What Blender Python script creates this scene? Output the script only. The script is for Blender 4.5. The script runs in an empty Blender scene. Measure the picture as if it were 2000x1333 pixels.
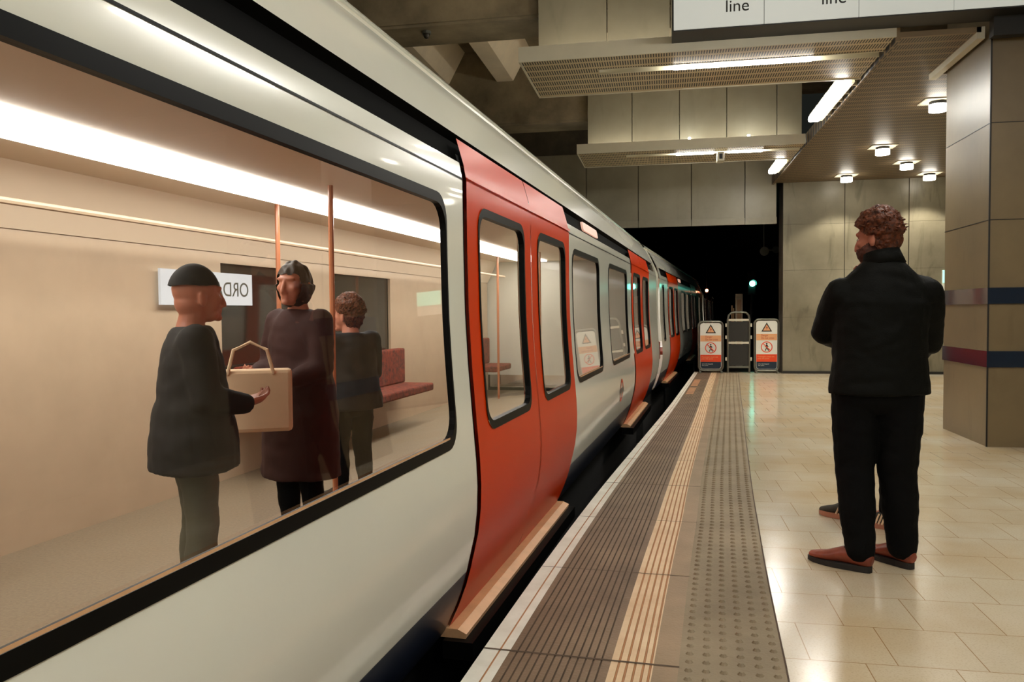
import bpy, bmesh, math, random
from mathutils import Vector, Matrix, noise
random.seed(7)
S = bpy.context.scene
COL = S.collection
PI = math.pi

# ------------------------------------------------------------------ camera
F, H = 1556.0, 1.30
def make_camera():
    y = math.atan(295.0 / F); p = math.radians(2.1); r = math.radians(0.5)
    fw = Vector((-math.sin(y) * math.cos(p), math.cos(y) * math.cos(p), -math.sin(p)))
    rt = Vector((math.cos(y), math.sin(y), 0)); up = rt.cross(fw)
    rt2 = rt * math.cos(r) - up * math.sin(r); up2 = up * math.cos(r) + rt * math.sin(r)
    cam = bpy.data.objects.new('camera', bpy.data.cameras.new('camera'))
    cam.data.sensor_width = 36; cam.data.lens = F * 36 / 2000
    cam.data.clip_start = 0.05; cam.data.clip_end = 300
    M = Matrix((rt2, up2, -fw)).transposed().to_4x4(); M.translation = Vector((0, 0, H))
    cam.matrix_world = M
    COL.objects.link(cam); S.camera = cam
make_camera()

# ------------------------------------------------------------------ world, exposure
w = bpy.data.worlds.new('world'); S.world = w; w.use_nodes = True
w.node_tree.nodes['Background'].inputs[0].default_value = (0.9, 1.0, 0.85, 1)
w.node_tree.nodes['Background'].inputs[1].default_value = 0.004
S.view_settings.view_transform = 'Standard'; S.view_settings.look = 'None'
S.view_settings.gamma = 1.0; S.view_settings.use_curve_mapping = False
S.view_settings.exposure = 1.45
LAMP = (1.0, 0.97, 0.9)

# ------------------------------------------------------------------ material helpers
def srgb(r, g, b):
    f = lambda c: (c / 255 / 12.92) if c / 255 <= 0.04045 else ((c / 255 + 0.055) / 1.055) ** 2.4
    return (f(r), f(g), f(b), 1)
def nmat(name):
    m = bpy.data.materials.new(name); m.use_nodes = True
    nt = m.node_tree; return m, nt, nt.nodes['Principled BSDF']
def N(nt, t, **kw):
    n = nt.nodes.new(t)
    for k, v in kw.items(): setattr(n, k, v)
    return n
def mat(name, col, rough=0.5, metal=0.0, coat=0.0, coat_rough=0.05, var=0.0, vscale=3.0, bump=0.0, bscale=40.0, col2=None, stretch=None, spec=0.5, rvar=0.0):
    m, nt, b = nmat(name); L = nt.links.new
    b.inputs['Base Color'].default_value = col
    b.inputs['Roughness'].default_value = rough; b.inputs['Metallic'].default_value = metal
    b.inputs['Coat Weight'].default_value = coat; b.inputs['Coat Roughness'].default_value = coat_rough
    b.inputs['Specular IOR Level'].default_value = spec
    tc = N(nt, 'ShaderNodeTexCoord'); mp = N(nt, 'ShaderNodeMapping')
    L(tc.outputs['Object'], mp.inputs[0])
    if stretch: mp.inputs['Scale'].default_value = stretch
    if var or col2:
        nz = N(nt, 'ShaderNodeTexNoise'); nz.inputs['Scale'].default_value = vscale; nz.inputs['Detail'].default_value = 8; nz.inputs['Roughness'].default_value = 0.62
        L(mp.outputs[0], nz.inputs['Vector'])
        rp = N(nt, 'ShaderNodeValToRGB'); L(nz.outputs['Fac'], rp.inputs[0])
        c2 = col2 or tuple(c * (1 - var) for c in col[:3]) + (1,)
        rp.color_ramp.elements[0].position = 0.32; rp.color_ramp.elements[0].color = c2
        rp.color_ramp.elements[1].position = 0.66; rp.color_ramp.elements[1].color = col
        L(rp.outputs[0], b.inputs['Base Color'])
        if rvar:
            mr = N(nt, 'ShaderNodeMapRange'); L(nz.outputs['Fac'], mr.inputs[0])
            mr.inputs['To Min'].default_value = rough + rvar; mr.inputs['To Max'].default_value = max(0.02, rough - rvar)
            L(mr.outputs[0], b.inputs['Roughness'])
    if bump:
        nb = N(nt, 'ShaderNodeTexNoise'); nb.inputs['Scale'].default_value = bscale; nb.inputs['Detail'].default_value = 5
        L(mp.outputs[0], nb.inputs['Vector'])
        bp = N(nt, 'ShaderNodeBump'); bp.inputs['Strength'].default_value = bump; bp.inputs['Distance'].default_value = 0.01
        L(nb.outputs['Fac'], bp.inputs['Height']); L(bp.outputs[0], b.inputs['Normal'])
    return m
def emat(name, col, strength, base=0.8):
    m, nt, b = nmat(name)
    b.inputs['Base Color'].default_value = (base, base, base, 1)
    b.inputs['Emission Color'].default_value = tuple(col[:3]) + (1,)
    b.inputs['Emission Strength'].default_value = strength
    return m
def glass_mat(name, tint, refl=1.0, ior=1.55, rough=0.02):
    m, nt, b = nmat(name); L = nt.links.new
    nt.nodes.remove(b); out = nt.nodes['Material Output']
    t = N(nt, 'ShaderNodeBsdfTransparent'); t.inputs[0].default_value = tint
    g = N(nt, 'ShaderNodeBsdfGlossy'); g.inputs['Roughness'].default_value = rough; g.inputs['Color'].default_value = (refl, refl, refl, 1)
    fr = N(nt, 'ShaderNodeFresnel'); fr.inputs['IOR'].default_value = ior
    mx = N(nt, 'ShaderNodeMixShader'); L(fr.outputs[0], mx.inputs[0]); L(t.outputs[0], mx.inputs[1]); L(g.outputs[0], mx.inputs[2])
    L(mx.outputs[0], out.inputs['Surface'])
    return m

M = {}
M['body'] = mat('cream_white_paint', srgb(218, 218, 204), 0.22, coat=0.5, var=0.05, vscale=1.2, rvar=0.03)
M['red'] = mat('orange_red_paint', srgb(196, 52, 0), 0.3, spec=0.1)
M['red'].node_tree.nodes['Principled BSDF'].inputs['Specular Tint'].default_value = (1.0, 0.5, 0.28, 1)
M['navy'] = mat('navy_paint', srgb(22, 30, 50), 0.3, var=0.3, vscale=6)
M['blackp'] = mat('black_rubber', srgb(9, 9, 8), 0.4, spec=0.1, var=0.3, vscale=5)
M['roof'] = mat('grey_roof_paint', srgb(188, 182, 160), 0.3, var=0.08, vscale=2)
M['sill'] = mat('worn_sill_metal', srgb(216, 168, 122), 0.42, metal=0.15, var=0.2, vscale=9)
M['under'] = mat('grimy_underframe', srgb(24, 23, 21), 0.7, var=0.5, vscale=9)
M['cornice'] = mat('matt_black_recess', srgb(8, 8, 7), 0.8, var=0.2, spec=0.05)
M['glass'] = glass_mat('window_glass', (0.86, 0.84, 0.8, 1), 1.0, 1.75)
M['darkglass'] = mat('dark_glass', srgb(52, 46, 38), 0.05, spec=0.8)
M['interior'] = mat('warm_interior_panel', srgb(200, 178, 150), 0.4, var=0.08, vscale=3)
M['int_ceiling'] = mat('pale_interior_ceiling', srgb(226, 208, 182), 0.5)
M['int_floor'] = mat('speckled_carriage_floor', srgb(142, 126, 104), 0.45, var=0.3, vscale=60)
M['moq'] = mat('orange_seat_fabric', srgb(150, 62, 36), 0.9, col2=srgb(70, 32, 30), vscale=22)
M['pole'] = mat('copper_grab_pole', srgb(190, 118, 80), 0.3, coat=0.3, var=0.08)
M['strip_light'] = emat('carriage_strip_light', (0.98, 0.97, 0.94), 4.6)
M['advert'] = emat('lit_panel', (0.9, 0.95, 1.0), 0.22, 0.3)
M['amber'] = emat('peach_indicator', (1.0, 0.5, 0.34), 0.22, 0.4)
M['concrete'] = mat('bare_concrete', srgb(158, 142, 112), 0.8, col2=srgb(104, 92, 70), vscale=1.4, bump=0.25, bscale=12)
M['concrete_dark'] = mat('sooty_concrete', srgb(92, 84, 66), 0.85, col2=srgb(56, 50, 40), vscale=1.2, bump=0.25, bscale=12)
M['rib'] = mat('pale_concrete_rib', srgb(236, 218, 186), 0.7, var=0.15, vscale=2)
M['tunnel'] = mat('tunnel_soot', srgb(30, 28, 26), 0.9, var=0.4, vscale=2)
M['whitemetal'] = mat('cream_enamel', srgb(212, 206, 184), 0.35, var=0.06, vscale=4)
M['tube'] = emat('fluorescent_diffuser', LAMP, 14.0)
M['tube_edge'] = emat('fluorescent_diffuser_bright', LAMP, 26.0)
M['uplight'] = emat('hidden_fill_strip', LAMP, 5.0)  # glow for the strip added out of sight on the rafts
M['down'] = emat('downlight_lens', (1.0, 0.93, 0.8), 8.0)
M['black'] = mat('black_metal', srgb(28, 26, 22), 0.5, var=0.2, vscale=4)
M['grey'] = mat('grey_metal', srgb(120, 120, 108), 0.35, metal=0.6, var=0.15, vscale=8)
M['mesh_dark'] = mat('dark_mesh_panel', srgb(40, 38, 32), 0.6, var=0.2, vscale=30)
M['signwhite'] = mat('sign_enamel', srgb(226, 227, 215), 0.3, var=0.02)
M['signlit'] = emat('backlit_sign_face', srgb(200, 202, 190)[:3], 0.24, 0.3)
M['ink'] = mat('black_ink', srgb(20, 20, 18), 0.5)
M['inkred'] = mat('red_ink', srgb(170, 40, 20), 0.5)
M['signred'] = mat('red_sign_band', srgb(232, 72, 22), 0.4, var=0.03)
M['signpeach'] = mat('peach_sign_band', srgb(228, 168, 118), 0.4, var=0.03)
M['signnavy'] = mat('navy_sign_band', srgb(22, 42, 58), 0.4, var=0.05)
M['navyband'] = mat('navy_enamel_band', srgb(20, 34, 52), 0.12, coat=0.6, var=0.1)
M['green'] = emat('green_signal_lens', (0.12, 1.0, 0.72), 9.0)
M['orange_l'] = emat('orange_lamp', (1.0, 0.32, 0.16), 6.0)
M['white_l'] = emat('tiny_white_lamp', (0.8, 0.9, 1.0), 3.0)
M['exitgreen'] = emat('green_exit_face', (0.03, 0.5, 0.32), 0.8)

def floor_mat():
    m, nt, b = nmat('cream_stone_tiles'); L = nt.links.new
    tc = N(nt, 'ShaderNodeTexCoord'); mp = N(nt, 'ShaderNodeMapping'); L(tc.outputs['Object'], mp.inputs[0])
    mp.inputs['Location'].default_value = (0.075, 0.16, 0)
    br = N(nt, 'ShaderNodeTexBrick'); L(mp.outputs[0], br.inputs['Vector'])
    br.offset = 0.37; br.inputs['Scale'].default_value = 1.0
    br.inputs['Brick Width'].default_value = 0.305; br.inputs['Row Height'].default_value = 0.358
    br.inputs['Mortar Size'].default_value = 0.0022; br.inputs['Mortar Smooth'].default_value = 0.3
    br.inputs['Color1'].default_value = srgb(206, 196, 174); br.inputs['Color2'].default_value = srgb(200, 189, 166)
    br.inputs['Mortar'].default_value = srgb(158, 132, 96)
    nz = N(nt, 'ShaderNodeTexNoise'); nz.inputs['Scale'].default_value = 1.1; nz.inputs['Detail'].default_value = 7; L(tc.outputs['Object'], nz.inputs['Vector'])
    rp = N(nt, 'ShaderNodeValToRGB'); L(nz.outputs['Fac'], rp.inputs[0])
    rp.color_ramp.elements[0].position = 0.3; rp.color_ramp.elements[0].color = srgb(232, 214, 186)
    rp.color_ramp.elements[1].position = 0.65; rp.color_ramp.elements[1].color = (1, 1, 1, 1)
    mx = N(nt, 'ShaderNodeMix', data_type='RGBA', blend_type='MULTIPLY'); mx.inputs[0].default_value = 1
    L(br.outputs['Color'], mx.inputs[6]); L(rp.outputs[0], mx.inputs[7])
    sp = N(nt, 'ShaderNodeTexNoise'); sp.inputs['Scale'].default_value = 120; sp.inputs['Detail'].default_value = 3; L(tc.outputs['Object'], sp.inputs['Vector'])
    r2 = N(nt, 'ShaderNodeValToRGB'); L(sp.outputs['Fac'], r2.inputs[0])
    r2.color_ramp.elements[0].position = 0.3; r2.color_ramp.elements[0].color = (0.82, 0.8, 0.76, 1)
    r2.color_ramp.elements[1].position = 0.5; r2.color_ramp.elements[1].color = (1, 1, 1, 1)
    m2 = N(nt, 'ShaderNodeMix', data_type='RGBA', blend_type='MULTIPLY'); m2.inputs[0].default_value = 0.7
    L(mx.outputs[2], m2.inputs[6]); L(r2.outputs[0], m2.inputs[7]); L(m2.outputs[2], b.inputs['Base Color'])
    mr = N(nt, 'ShaderNodeMapRange'); L(nz.outputs['Fac'], mr.inputs[0]); mr.inputs['To Min'].default_value = 0.24; mr.inputs['To Max'].default_value = 0.13
    L(mr.outputs[0], b.inputs['Roughness'])
    b.inputs['Specular IOR Level'].default_value = 0.5
    bp = N(nt, 'ShaderNodeBump'); bp.inputs['Strength'].default_value = 0.15; bp.inputs['Distance'].default_value = 0.002
    L(br.outputs['Fac'], bp.inputs['Height']); bp.invert = True; L(bp.outputs[0], b.inputs['Normal'])
    return m
M['tiles'] = floor_mat()

def slot_mat(name, col, hole, px=0.026, py=0.195, duty=0.5, rows=0.74, flip=False):
    """perforated metal ceiling: rows of slots"""
    m, nt, b = nmat(name); L = nt.links.new
    tc = N(nt, 'ShaderNodeTexCoord'); sx = N(nt, 'ShaderNodeSeparateXYZ'); L(tc.outputs['Object'], sx.inputs[0])
    def cell(out, period, thr):
        d = N(nt, 'ShaderNodeMath', operation='DIVIDE'); L(out, d.inputs[0]); d.inputs[1].default_value = period
        f = N(nt, 'ShaderNodeMath', operation='FRACT'); L(d.outputs[0], f.inputs[0])
        l = N(nt, 'ShaderNodeMath', operation='LESS_THAN'); L(f.outputs[0], l.inputs[0]); l.inputs[1].default_value = thr
        return l.outputs[0]
    a = cell(sx.outputs[0], px, duty); c = cell(sx.outputs[1], py, rows)
    mu = N(nt, 'ShaderNodeMath', operation='MULTIPLY'); L(a, mu.inputs[0]); L(c, mu.inputs[1])
    mx = N(nt, 'ShaderNodeMix', data_type='RGBA'); L(mu.outputs[0], mx.inputs[0])
    mx.inputs[6].default_value = col; mx.inputs[7].default_value = hole
    L(mx.outputs[2], b.inputs['Base Color'])
    b.inputs['Roughness'].default_value = 0.5
    return m
M['slots'] = slot_mat('slotted_metal_soffit', srgb(196, 178, 142), srgb(38, 34, 26))
M['slats'] = slot_mat('slatted_metal_ceiling', srgb(128, 108, 80), srgb(34, 29, 21), py=0.195, rows=0.7)

def panel_mat(name, col, col2, dark=0.25):
    """cast cladding panels with blotches and vertical scuffs"""
    m, nt, b = nmat(name); L = nt.links.new
    tc = N(nt, 'ShaderNodeTexCoord')
    n1 = N(nt, 'ShaderNodeTexNoise'); n1.inputs['Scale'].default_value = 0.9; n1.inputs['Detail'].default_value = 9; n1.inputs['Roughness'].default_value = 0.6
    L(tc.outputs['Object'], n1.inputs['Vector'])
    rp = N(nt, 'ShaderNodeValToRGB'); L(n1.outputs['Fac'], rp.inputs[0])
    rp.color_ramp.elements[0].position = 0.34; rp.color_ramp.elements[0].color = col2
    rp.color_ramp.elements[1].position = 0.62; rp.color_ramp.elements[1].color = col
    mp = N(nt, 'ShaderNodeMapping'); L(tc.outputs['Object'], mp.inputs[0]); mp.inputs['Scale'].default_value = (5, 5, 1.1)
    n2 = N(nt, 'ShaderNodeTexNoise'); n2.inputs['Scale'].default_value = 1.0; n2.inputs['Detail'].default_value = 4; n2.inputs['Distortion'].default_value = 1.2
    L(mp.outputs[0], n2.inputs['Vector'])
    r2 = N(nt, 'ShaderNodeValToRGB'); L(n2.outputs['Fac'], r2.inputs[0])
    r2.color_ramp.elements[0].position = 0.28; r2.color_ramp.elements[0].color = (1 - dark, 1 - dark, 1 - dark * 1.1, 1)
    r2.color_ramp.elements[1].position = 0.42; r2.color_ramp.elements[1].color = (1, 1, 1, 1)
    mx = N(nt, 'ShaderNodeMix', data_type='RGBA', blend_type='MULTIPLY'); mx.inputs[0].default_value = 1
    L(rp.outputs[0], mx.inputs[6]); L(r2.outputs[0], mx.inputs[7]); L(mx.outputs[2], b.inputs['Base Color'])
    b.inputs['Roughness'].default_value = 0.38; b.inputs['Specular IOR Level'].default_value = 0.45
    return m
M['panel'] = panel_mat('wall_cladding', srgb(134, 127, 106), srgb(110, 103, 83), 0.32)
M['panel_high'] = panel_mat('beam_cladding', srgb(146, 139, 118), srgb(130, 122, 101), 0.08)
M['pillar'] = panel_mat('pillar_cladding', srgb(120, 104, 76), srgb(104, 90, 66), 0.12)
M['white_edge'] = mat('white_edge_paint', srgb(232, 228, 216), 0.55, col2=srgb(212, 206, 192), vscale=5, bump=0.15, bscale=60)
M['brown'] = mat('brown_ribbed_slab', srgb(136, 114, 90), 0.55, col2=srgb(104, 84, 64), vscale=2.2, bump=0.3, bscale=70)
M['groove'] = mat('dark_groove', srgb(92, 74, 56), 0.8, var=0.4, vscale=12)  # groove faces and joints coloured darker than the slabs
M['cream'] = mat('cream_line_paint', srgb(226, 202, 166), 0.5, col2=srgb(208, 178, 140), vscale=5, bump=0.15, bscale=60)
M['cream_groove'] = mat('tan_groove', srgb(178, 128, 86), 0.7, var=0.2, vscale=12)
M['tact'] = mat('tan_tactile_slab', srgb(150, 134, 108), 0.68, col2=srgb(126, 112, 88), vscale=2.5, bump=0.2, bscale=80)
M['tan'] = mat('tan_plain_slab', srgb(158, 132, 102), 0.5, col2=srgb(138, 116, 88), vscale=3, bump=0.2, bscale=80)
M['peachpaint'] = mat('faded_peach_paint', srgb(206, 150, 110), 0.6, col2=srgb(160, 118, 86), vscale=18)
M['rail'] = mat('steel_rail', srgb(110, 100, 88), 0.35, metal=0.8)

# ------------------------------------------------------------------ mesh helpers
def new_obj(name, bm, m=None, parent=None, smooth=False, mats=None):
    me = bpy.data.meshes.new(name)
    if isinstance(bm, bmesh.types.BMesh):
        if m is not M['glass']: bmesh.ops.recalc_face_normals(bm, faces=bm.faces)
        bm.to_mesh(me); bm.free()
    else: me = bm
    o = bpy.data.objects.new(name, me); COL.objects.link(o)
    for k in (mats or ([m] if m else [])): me.materials.append(k)
    if parent: o.parent = parent
    if smooth:
        for p in me.polygons: p.use_smooth = True
        try: me.set_sharp_from_angle(angle=math.radians(35))
        except Exception: pass
    return o
def thing(name, label, cat, loc=(0, 0, 0), rotz=0.0, group=None):
    o = bpy.data.objects.new(name, None); COL.objects.link(o)
    o.empty_display_size = 0.1
    o.location = loc; o.rotation_euler = (0, 0, rotz); o['label'] = label; o['category'] = cat
    if group: o['group'] = group
    return o
def tag(o, label, cat, group=None):
    o['label'] = label; o['category'] = cat
    if group: o['group'] = group
    return o
def struct(name, bm, m=None, mats=None, smooth=False, label=None):
    o = new_obj(name, bm, m, mats=mats, smooth=smooth); o['kind'] = 'structure'
    if label: o['label'] = label
    return o
def B(): return bmesh.new()
def box(bm, x0, x1, y0, y1, z0, z1, mi=0):
    v = [bm.verts.new((x, y, z)) for z in (z0, z1) for y in (y0, y1) for x in (x0, x1)]
    for f in ((0, 2, 3, 1), (4, 5, 7, 6), (0, 1, 5, 4), (2, 6, 7, 3), (0, 4, 6, 2), (1, 3, 7, 5)):
        fc = bm.faces.new([v[i] for i in f]); fc.material_index = mi
    return bm
def bevel(bm, w, seg=2):
    bmesh.ops.bevel(bm, geom=list(bm.edges), offset=w, segments=seg, affect='EDGES', profile=0.5)
    return bm
def ring_tube(bm, pts, rads, n=12, side=Vector((1, 0, 0)), caps=True, mi=0):
    """loft of elliptical rings along a polyline; rads: r or (a,b), a along side"""
    pts = [Vector(p) for p in pts]; rings = []
    def frame(t):
        s = side - t * side.dot(t)
        if s.length < 1e-4: s = Vector((0, 1, 0)) - t * t.y
        s.normalize(); return s, t.cross(s)
    P, Rr, T = [], [], []
    for i, p in enumerate(pts):
        if i == 0: t = pts[1] - pts[0]
        elif i == len(pts) - 1: t = pts[-1] - pts[-2]
        else: t = (pts[i + 1] - p).normalized() + (p - pts[i - 1]).normalized()
        t.normalize(); r = rads[i]; r = r if isinstance(r, tuple) else (r, r)
        P.append(p); Rr.append(r); T.append(t)
    if caps:
        r0, r1 = Rr[0], Rr[-1]
        for k in (0.92, 0.6):
            d = math.sqrt(1 - k * k)
            P.insert(0, pts[0] - T[0] * min(r0) * d) if True else 0
            Rr.insert(0, (r0[0] * k, r0[1] * k)); T.insert(0, T[0])
            P.append(pts[-1] + T[-1] * min(r1) * d); Rr.append((r1[0] * k, r1[1] * k)); T.append(T[-1])
    for p, r, t in zip(P, Rr, T):
        s, u = frame(t)
        rings.append([bm.verts.new(p + s * (r[0] * math.cos(2 * PI * k / n)) + u * (r[1] * math.sin(2 * PI * k / n))) for k in range(n)])
    for a, b in zip(rings, rings[1:]):
        for k in range(n):
            f = bm.faces.new((a[k], a[(k + 1) % n], b[(k + 1) % n], b[k])); f.material_index = mi
    f = bm.faces.new(rings[0][::-1]); f.material_index = mi
    f = bm.faces.new(rings[-1]); f.material_index = mi
    return bm
def ellipsoid(bm, c, r, rot=None, sub=3):
    ret = bmesh.ops.create_icosphere(bm, subdivisions=sub, radius=1.0)
    mt = Matrix.Translation(Vector(c)) @ (rot.to_4x4() if rot else Matrix()) @ Matrix.Diagonal((r[0], r[1], r[2], 1))
    bmesh.ops.transform(bm, matrix=mt, verts=ret['verts']); return bm
def cyl(bm, p0, p1, r, n=14, mi=0):
    return ring_tube(bm, [p0, p1], [r, r], n, caps=False, side=Vector((1, 0.01, 0)), mi=mi)
def prism(bm, pts, d0, d1, axis='y', mi=0):
    """polygon pts (a,b) extruded along axis"""
    def mk(a, b, d): return (a, d, b) if axis == 'y' else ((d, a, b) if axis == 'x' else (a, b, d))
    lo = [bm.verts.new(mk(a, b, d0)) for a, b in pts]; hi = [bm.verts.new(mk(a, b, d1)) for a, b in pts]
    n = len(pts)
    for k in range(n):
        f = bm.faces.new((lo[k], lo[(k + 1) % n], hi[(k + 1) % n], hi[k])); f.material_index = mi
    f = bm.faces.new(lo[::-1]); f.material_index = mi
    f = bm.faces.new(hi); f.material_index = mi
    return bm
def rrect(x0, x1, z0, z1, r, n=5):
    out = []
    for cx, cz, a0 in ((x1 - r, z0 + r, -90), (x1 - r, z1 - r, 0), (x0 + r, z1 - r, 90), (x0 + r, z0 + r, 180)):
        for k in range(n + 1):
            a = math.radians(a0 + 90 * k / n); out.append((cx + r * math.cos(a), cz + r * math.sin(a)))
    return out
def text_mesh(name, txt, size, m, loc, rot, parent, align='LEFT', extrude=0.002, sx=1.0):
    c = bpy.data.curves.new(name, 'FONT'); c.body = txt; c.size = size; c.extrude = extrude; c.align_x = align; c.space_line = 0.95
    tmp = bpy.data.objects.new('tmp', c); COL.objects.link(tmp)
    dg = bpy.context.evaluated_depsgraph_get()
    me = bpy.data.meshes.new_from_object(tmp.evaluated_get(dg))
    bpy.data.objects.remove(tmp); bpy.data.curves.remove(c)
    o = bpy.data.objects.new(name, me); COL.objects.link(o); me.materials.clear(); me.materials.append(m)
    o.location = loc; o.rotation_euler = rot; o.scale = (sx, 1, 1); o.parent = parent
    return o
def remesh(bm, voxel, smooth=4, disp=None):
    me = bpy.data.meshes.new('tmp'); bm.to_mesh(me); bm.free()
    o = bpy.data.objects.new('tmp', me); COL.objects.link(o)
    md = o.modifiers.new('r', 'REMESH'); md.mode = 'VOXEL'; md.voxel_size = voxel
    ms = o.modifiers.new('s', 'SMOOTH'); ms.iterations = smooth; ms.factor = 0.5
    dg = bpy.context.evaluated_depsgraph_get()
    out = bpy.data.meshes.new_from_object(o.evaluated_get(dg))
    bpy.data.objects.remove(o); bpy.data.meshes.remove(me)
    if disp:
        nr = [v.normal.copy() for v in out.vertices]
        for v, n in zip(out.vertices, nr): v.co += n * disp(v.co)
        out.update()
    for p in out.polygons: p.use_smooth = True
    return out

# ------------------------------------------------------------------ platform edge curve
KEYS = [(-30, .05), (0, .05), (2.7, .064), (6.5, .104), (9.5, .104), (12, .092), (18, .09), (90, .09)]
def slope(y):
    for (a, sa), (b, sb) in zip(KEYS, KEYS[1:]):
        if y <= b: return sa + (sb - sa) * (y - a) / (b - a)
    return .09
YS = [-12 + 0.25 * k for k in range(260)]
EDGE = {}
def _edge():
    k0 = round((2.75 + 12) / 0.25); xs = [0.0] * len(YS); xs[k0] = -0.697
    for k in range(k0 + 1, len(YS)): xs[k] = xs[k - 1] + 0.25 * slope(YS[k] - 0.125)
    for k in range(k0 - 1, -1, -1): xs[k] = xs[k + 1] - 0.25 * slope(YS[k] + 0.125)
    return xs
XS = _edge()
def E(y):
    t = (y + 12) / 0.25; k = max(0, min(len(YS) - 2, int(t))); f = t - k
    return XS[k] * (1 - f) + XS[k + 1] * f
def lerp_keys(keys, y):
    if y <= keys[0][0]: return keys[0][1]
    for (a, u), (b, v) in zip(keys, keys[1:]):
        if y <= b: return u + (v - u) * (y - a) / (b - a)
    return keys[-1][1]
def mfac(y): return lerp_keys([(3, 1), (5, .985), (6.5, .93), (9, .85), (12, .76), (17, .72)], y)
def mfacR(y): return lerp_keys([(3, 1), (5, .975), (6.5, .945), (9, .89), (12, .84), (17, .80)], y)
def LN(off, y, right=False):
    """x of the line at nominal offset off"""
    if off > 0.74:
        a, b = 0.74 * mfac(y), 1.12 * mfacR(y); return E(y) + a + (b - a) * (off - 0.74) / 0.38
    return E(y) + off * mfac(y)

Y0, Y1 = -9.0, 17.3
def strip(name, o0, o1, mats, z=0.0, grooves=(), gw=0.008, gd=0.005, label=None):
    """paving strip following the edge, with grooves at nominal offsets"""
    prof = [(o0, 0.0, 0)]
    for g in sorted(grooves):
        prof += [(g - gw / 2, 0.0, 0), (g - gw / 4, -gd, 1), (g + gw / 4, -gd, 1), (g + gw / 2, 0.0, 1)]
    prof.append((o1, 0.0, 0))
    bm = B(); rows = []
    ys = [Y0 + k * (Y1 - Y0) / 110 for k in range(111)]
    for y in ys: rows.append([bm.verts.new((LN(o, y), y, z + dz)) for o, dz, _ in prof])
    for a, b in zip(rows, rows[1:]):
        for k in range(len(prof) - 1):
            f = bm.faces.new((a[k], a[k + 1], b[k + 1], b[k])); f.material_index = prof[k + 1][2]
    o = struct(name, bm, mats=mats, label=label)
    for f in o.data.polygons: pass
    return o

# floor slab (right of the tactile strip) and body of the platform
bm = B(); ys = [Y0 + k * (Y1 - Y0) / 60 for k in range(61)]
top = [(bm.verts.new((LN(1.12, y), y, 0)), bm.verts.new((7.2, y, 0))) for y in ys]
for a, b in zip(top, top[1:]): bm.faces.new((a[0], a[1], b[1], b[0]))
struct('floor', bm, M['tiles'])
bm = B()
lo = [(bm.verts.new((E(y) + 0.03, y, -0.012)), bm.verts.new((E(y) + 0.03, y, -1.1)), bm.verts.new((LN(1.12, y) + 0.01, y, -0.012))) for y in ys]
for a, b in zip(lo, lo[1:]):
    bm.faces.new((a[0], b[0], b[1], a[1])); bm.faces.new((a[0], a[2], b[2], b[0]))
struct('wall_platform', bm, M['under'])
strip('platform_edge', 0.0, 0.105, [M['white_edge'], M['cream_groove']], grooves=(0.066,), gw=0.007, gd=0.004)
bm = B()
for a, b in zip(ys, ys[1:]):
    v = [bm.verts.new(p) for p in ((E(a), a, 0), (E(b), b, 0), (E(b), b, -0.06), (E(a), a, -0.06))]; bm.faces.new(v)
    v = [bm.verts.new(p) for p in ((E(a), a, -0.06), (E(b), b, -0.06), (E(b) + .04, b, -0.06), (E(a) + .04, a, -0.06))]; bm.faces.new(v)
struct('platform_nosing', bm, M['groove'])
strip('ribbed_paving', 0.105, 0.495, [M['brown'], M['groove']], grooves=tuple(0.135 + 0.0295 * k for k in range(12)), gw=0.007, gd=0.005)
strip('painted_line', 0.495, 0.65, [M['cream'], M['cream_groove']], grooves=(0.525, 0.555, 0.585, 0.615, 0.64), gw=0.009, gd=0.004)
strip('plain_paving', 0.65, 0.74, [M['tan'], M['groove']])
# tactile slab with rows of domes
bm = B(); n = 160
ys2 = [Y0 + k * (Y1 - Y0) / n for k in range(n + 1)]
rw = [(bm.verts.new((LN(.74, y), y, 0)), bm.verts.new((LN(1.12, y), y, 0))) for y in ys2]
for a, b in zip(rw, rw[1:]): bm.faces.new((a[0], a[1], b[1], b[0]))
y = 1.6; row = 0
while y < 16.9:
    for c in range(6):
        x = LN(.775 + 0.062 * c, y); k = 8
        r0, r1 = 0.0155, 0.007
        lo = [bm.verts.new((x + r0 * math.cos(2 * PI * j / k), y + r0 * math.sin(2 * PI * j / k), 0.0)) for j in range(k)]
        hi = [bm.verts.new((x + r1 * math.cos(2 * PI * j / k), y + r1 * math.sin(2 * PI * j / k), 0.009)) for j in range(k)]
        for j in range(k): bm.faces.new((lo[j], lo[(j + 1) % k], hi[(j + 1) % k], hi[j]))
        bm.faces.new(hi)
    y += 0.072
struct('tactile_paving', bm, M['tact'])
# joints across the strips
bm = B(); y = 2.95 - 1.02 * 8; i = 0
while y < 16.8:
    wd = 0.012 if i % 3 == 2 else 0.006
    for o0, o1, z in ((0.0, 0.105, .0012), (.105, .495, .0012), (.495, .74, .0012)):
        v = [bm.verts.new((LN(o, y + dy) , y + dy - 0.06 * (o - 0.1), z)) for o, dy in ((o0, 0), (o1, 0), (o1, wd), (o0, wd))]
        bm.faces.new(v)
    y += 1.02; i += 1
struct('paving_joint', bm, M['groove'])
# thin dark joint at the tactile strip's outer side
bm = B()
for a, b in zip(ys2, ys2[1:]):
    bm.faces.new([bm.verts.new((LN(1.12, q) + d, q, 0.0012)) for q, d in ((a, -.004), (a, .003), (b, .003), (b, -.004))])
struct('trim_1', bm, M['groove'])
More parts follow.
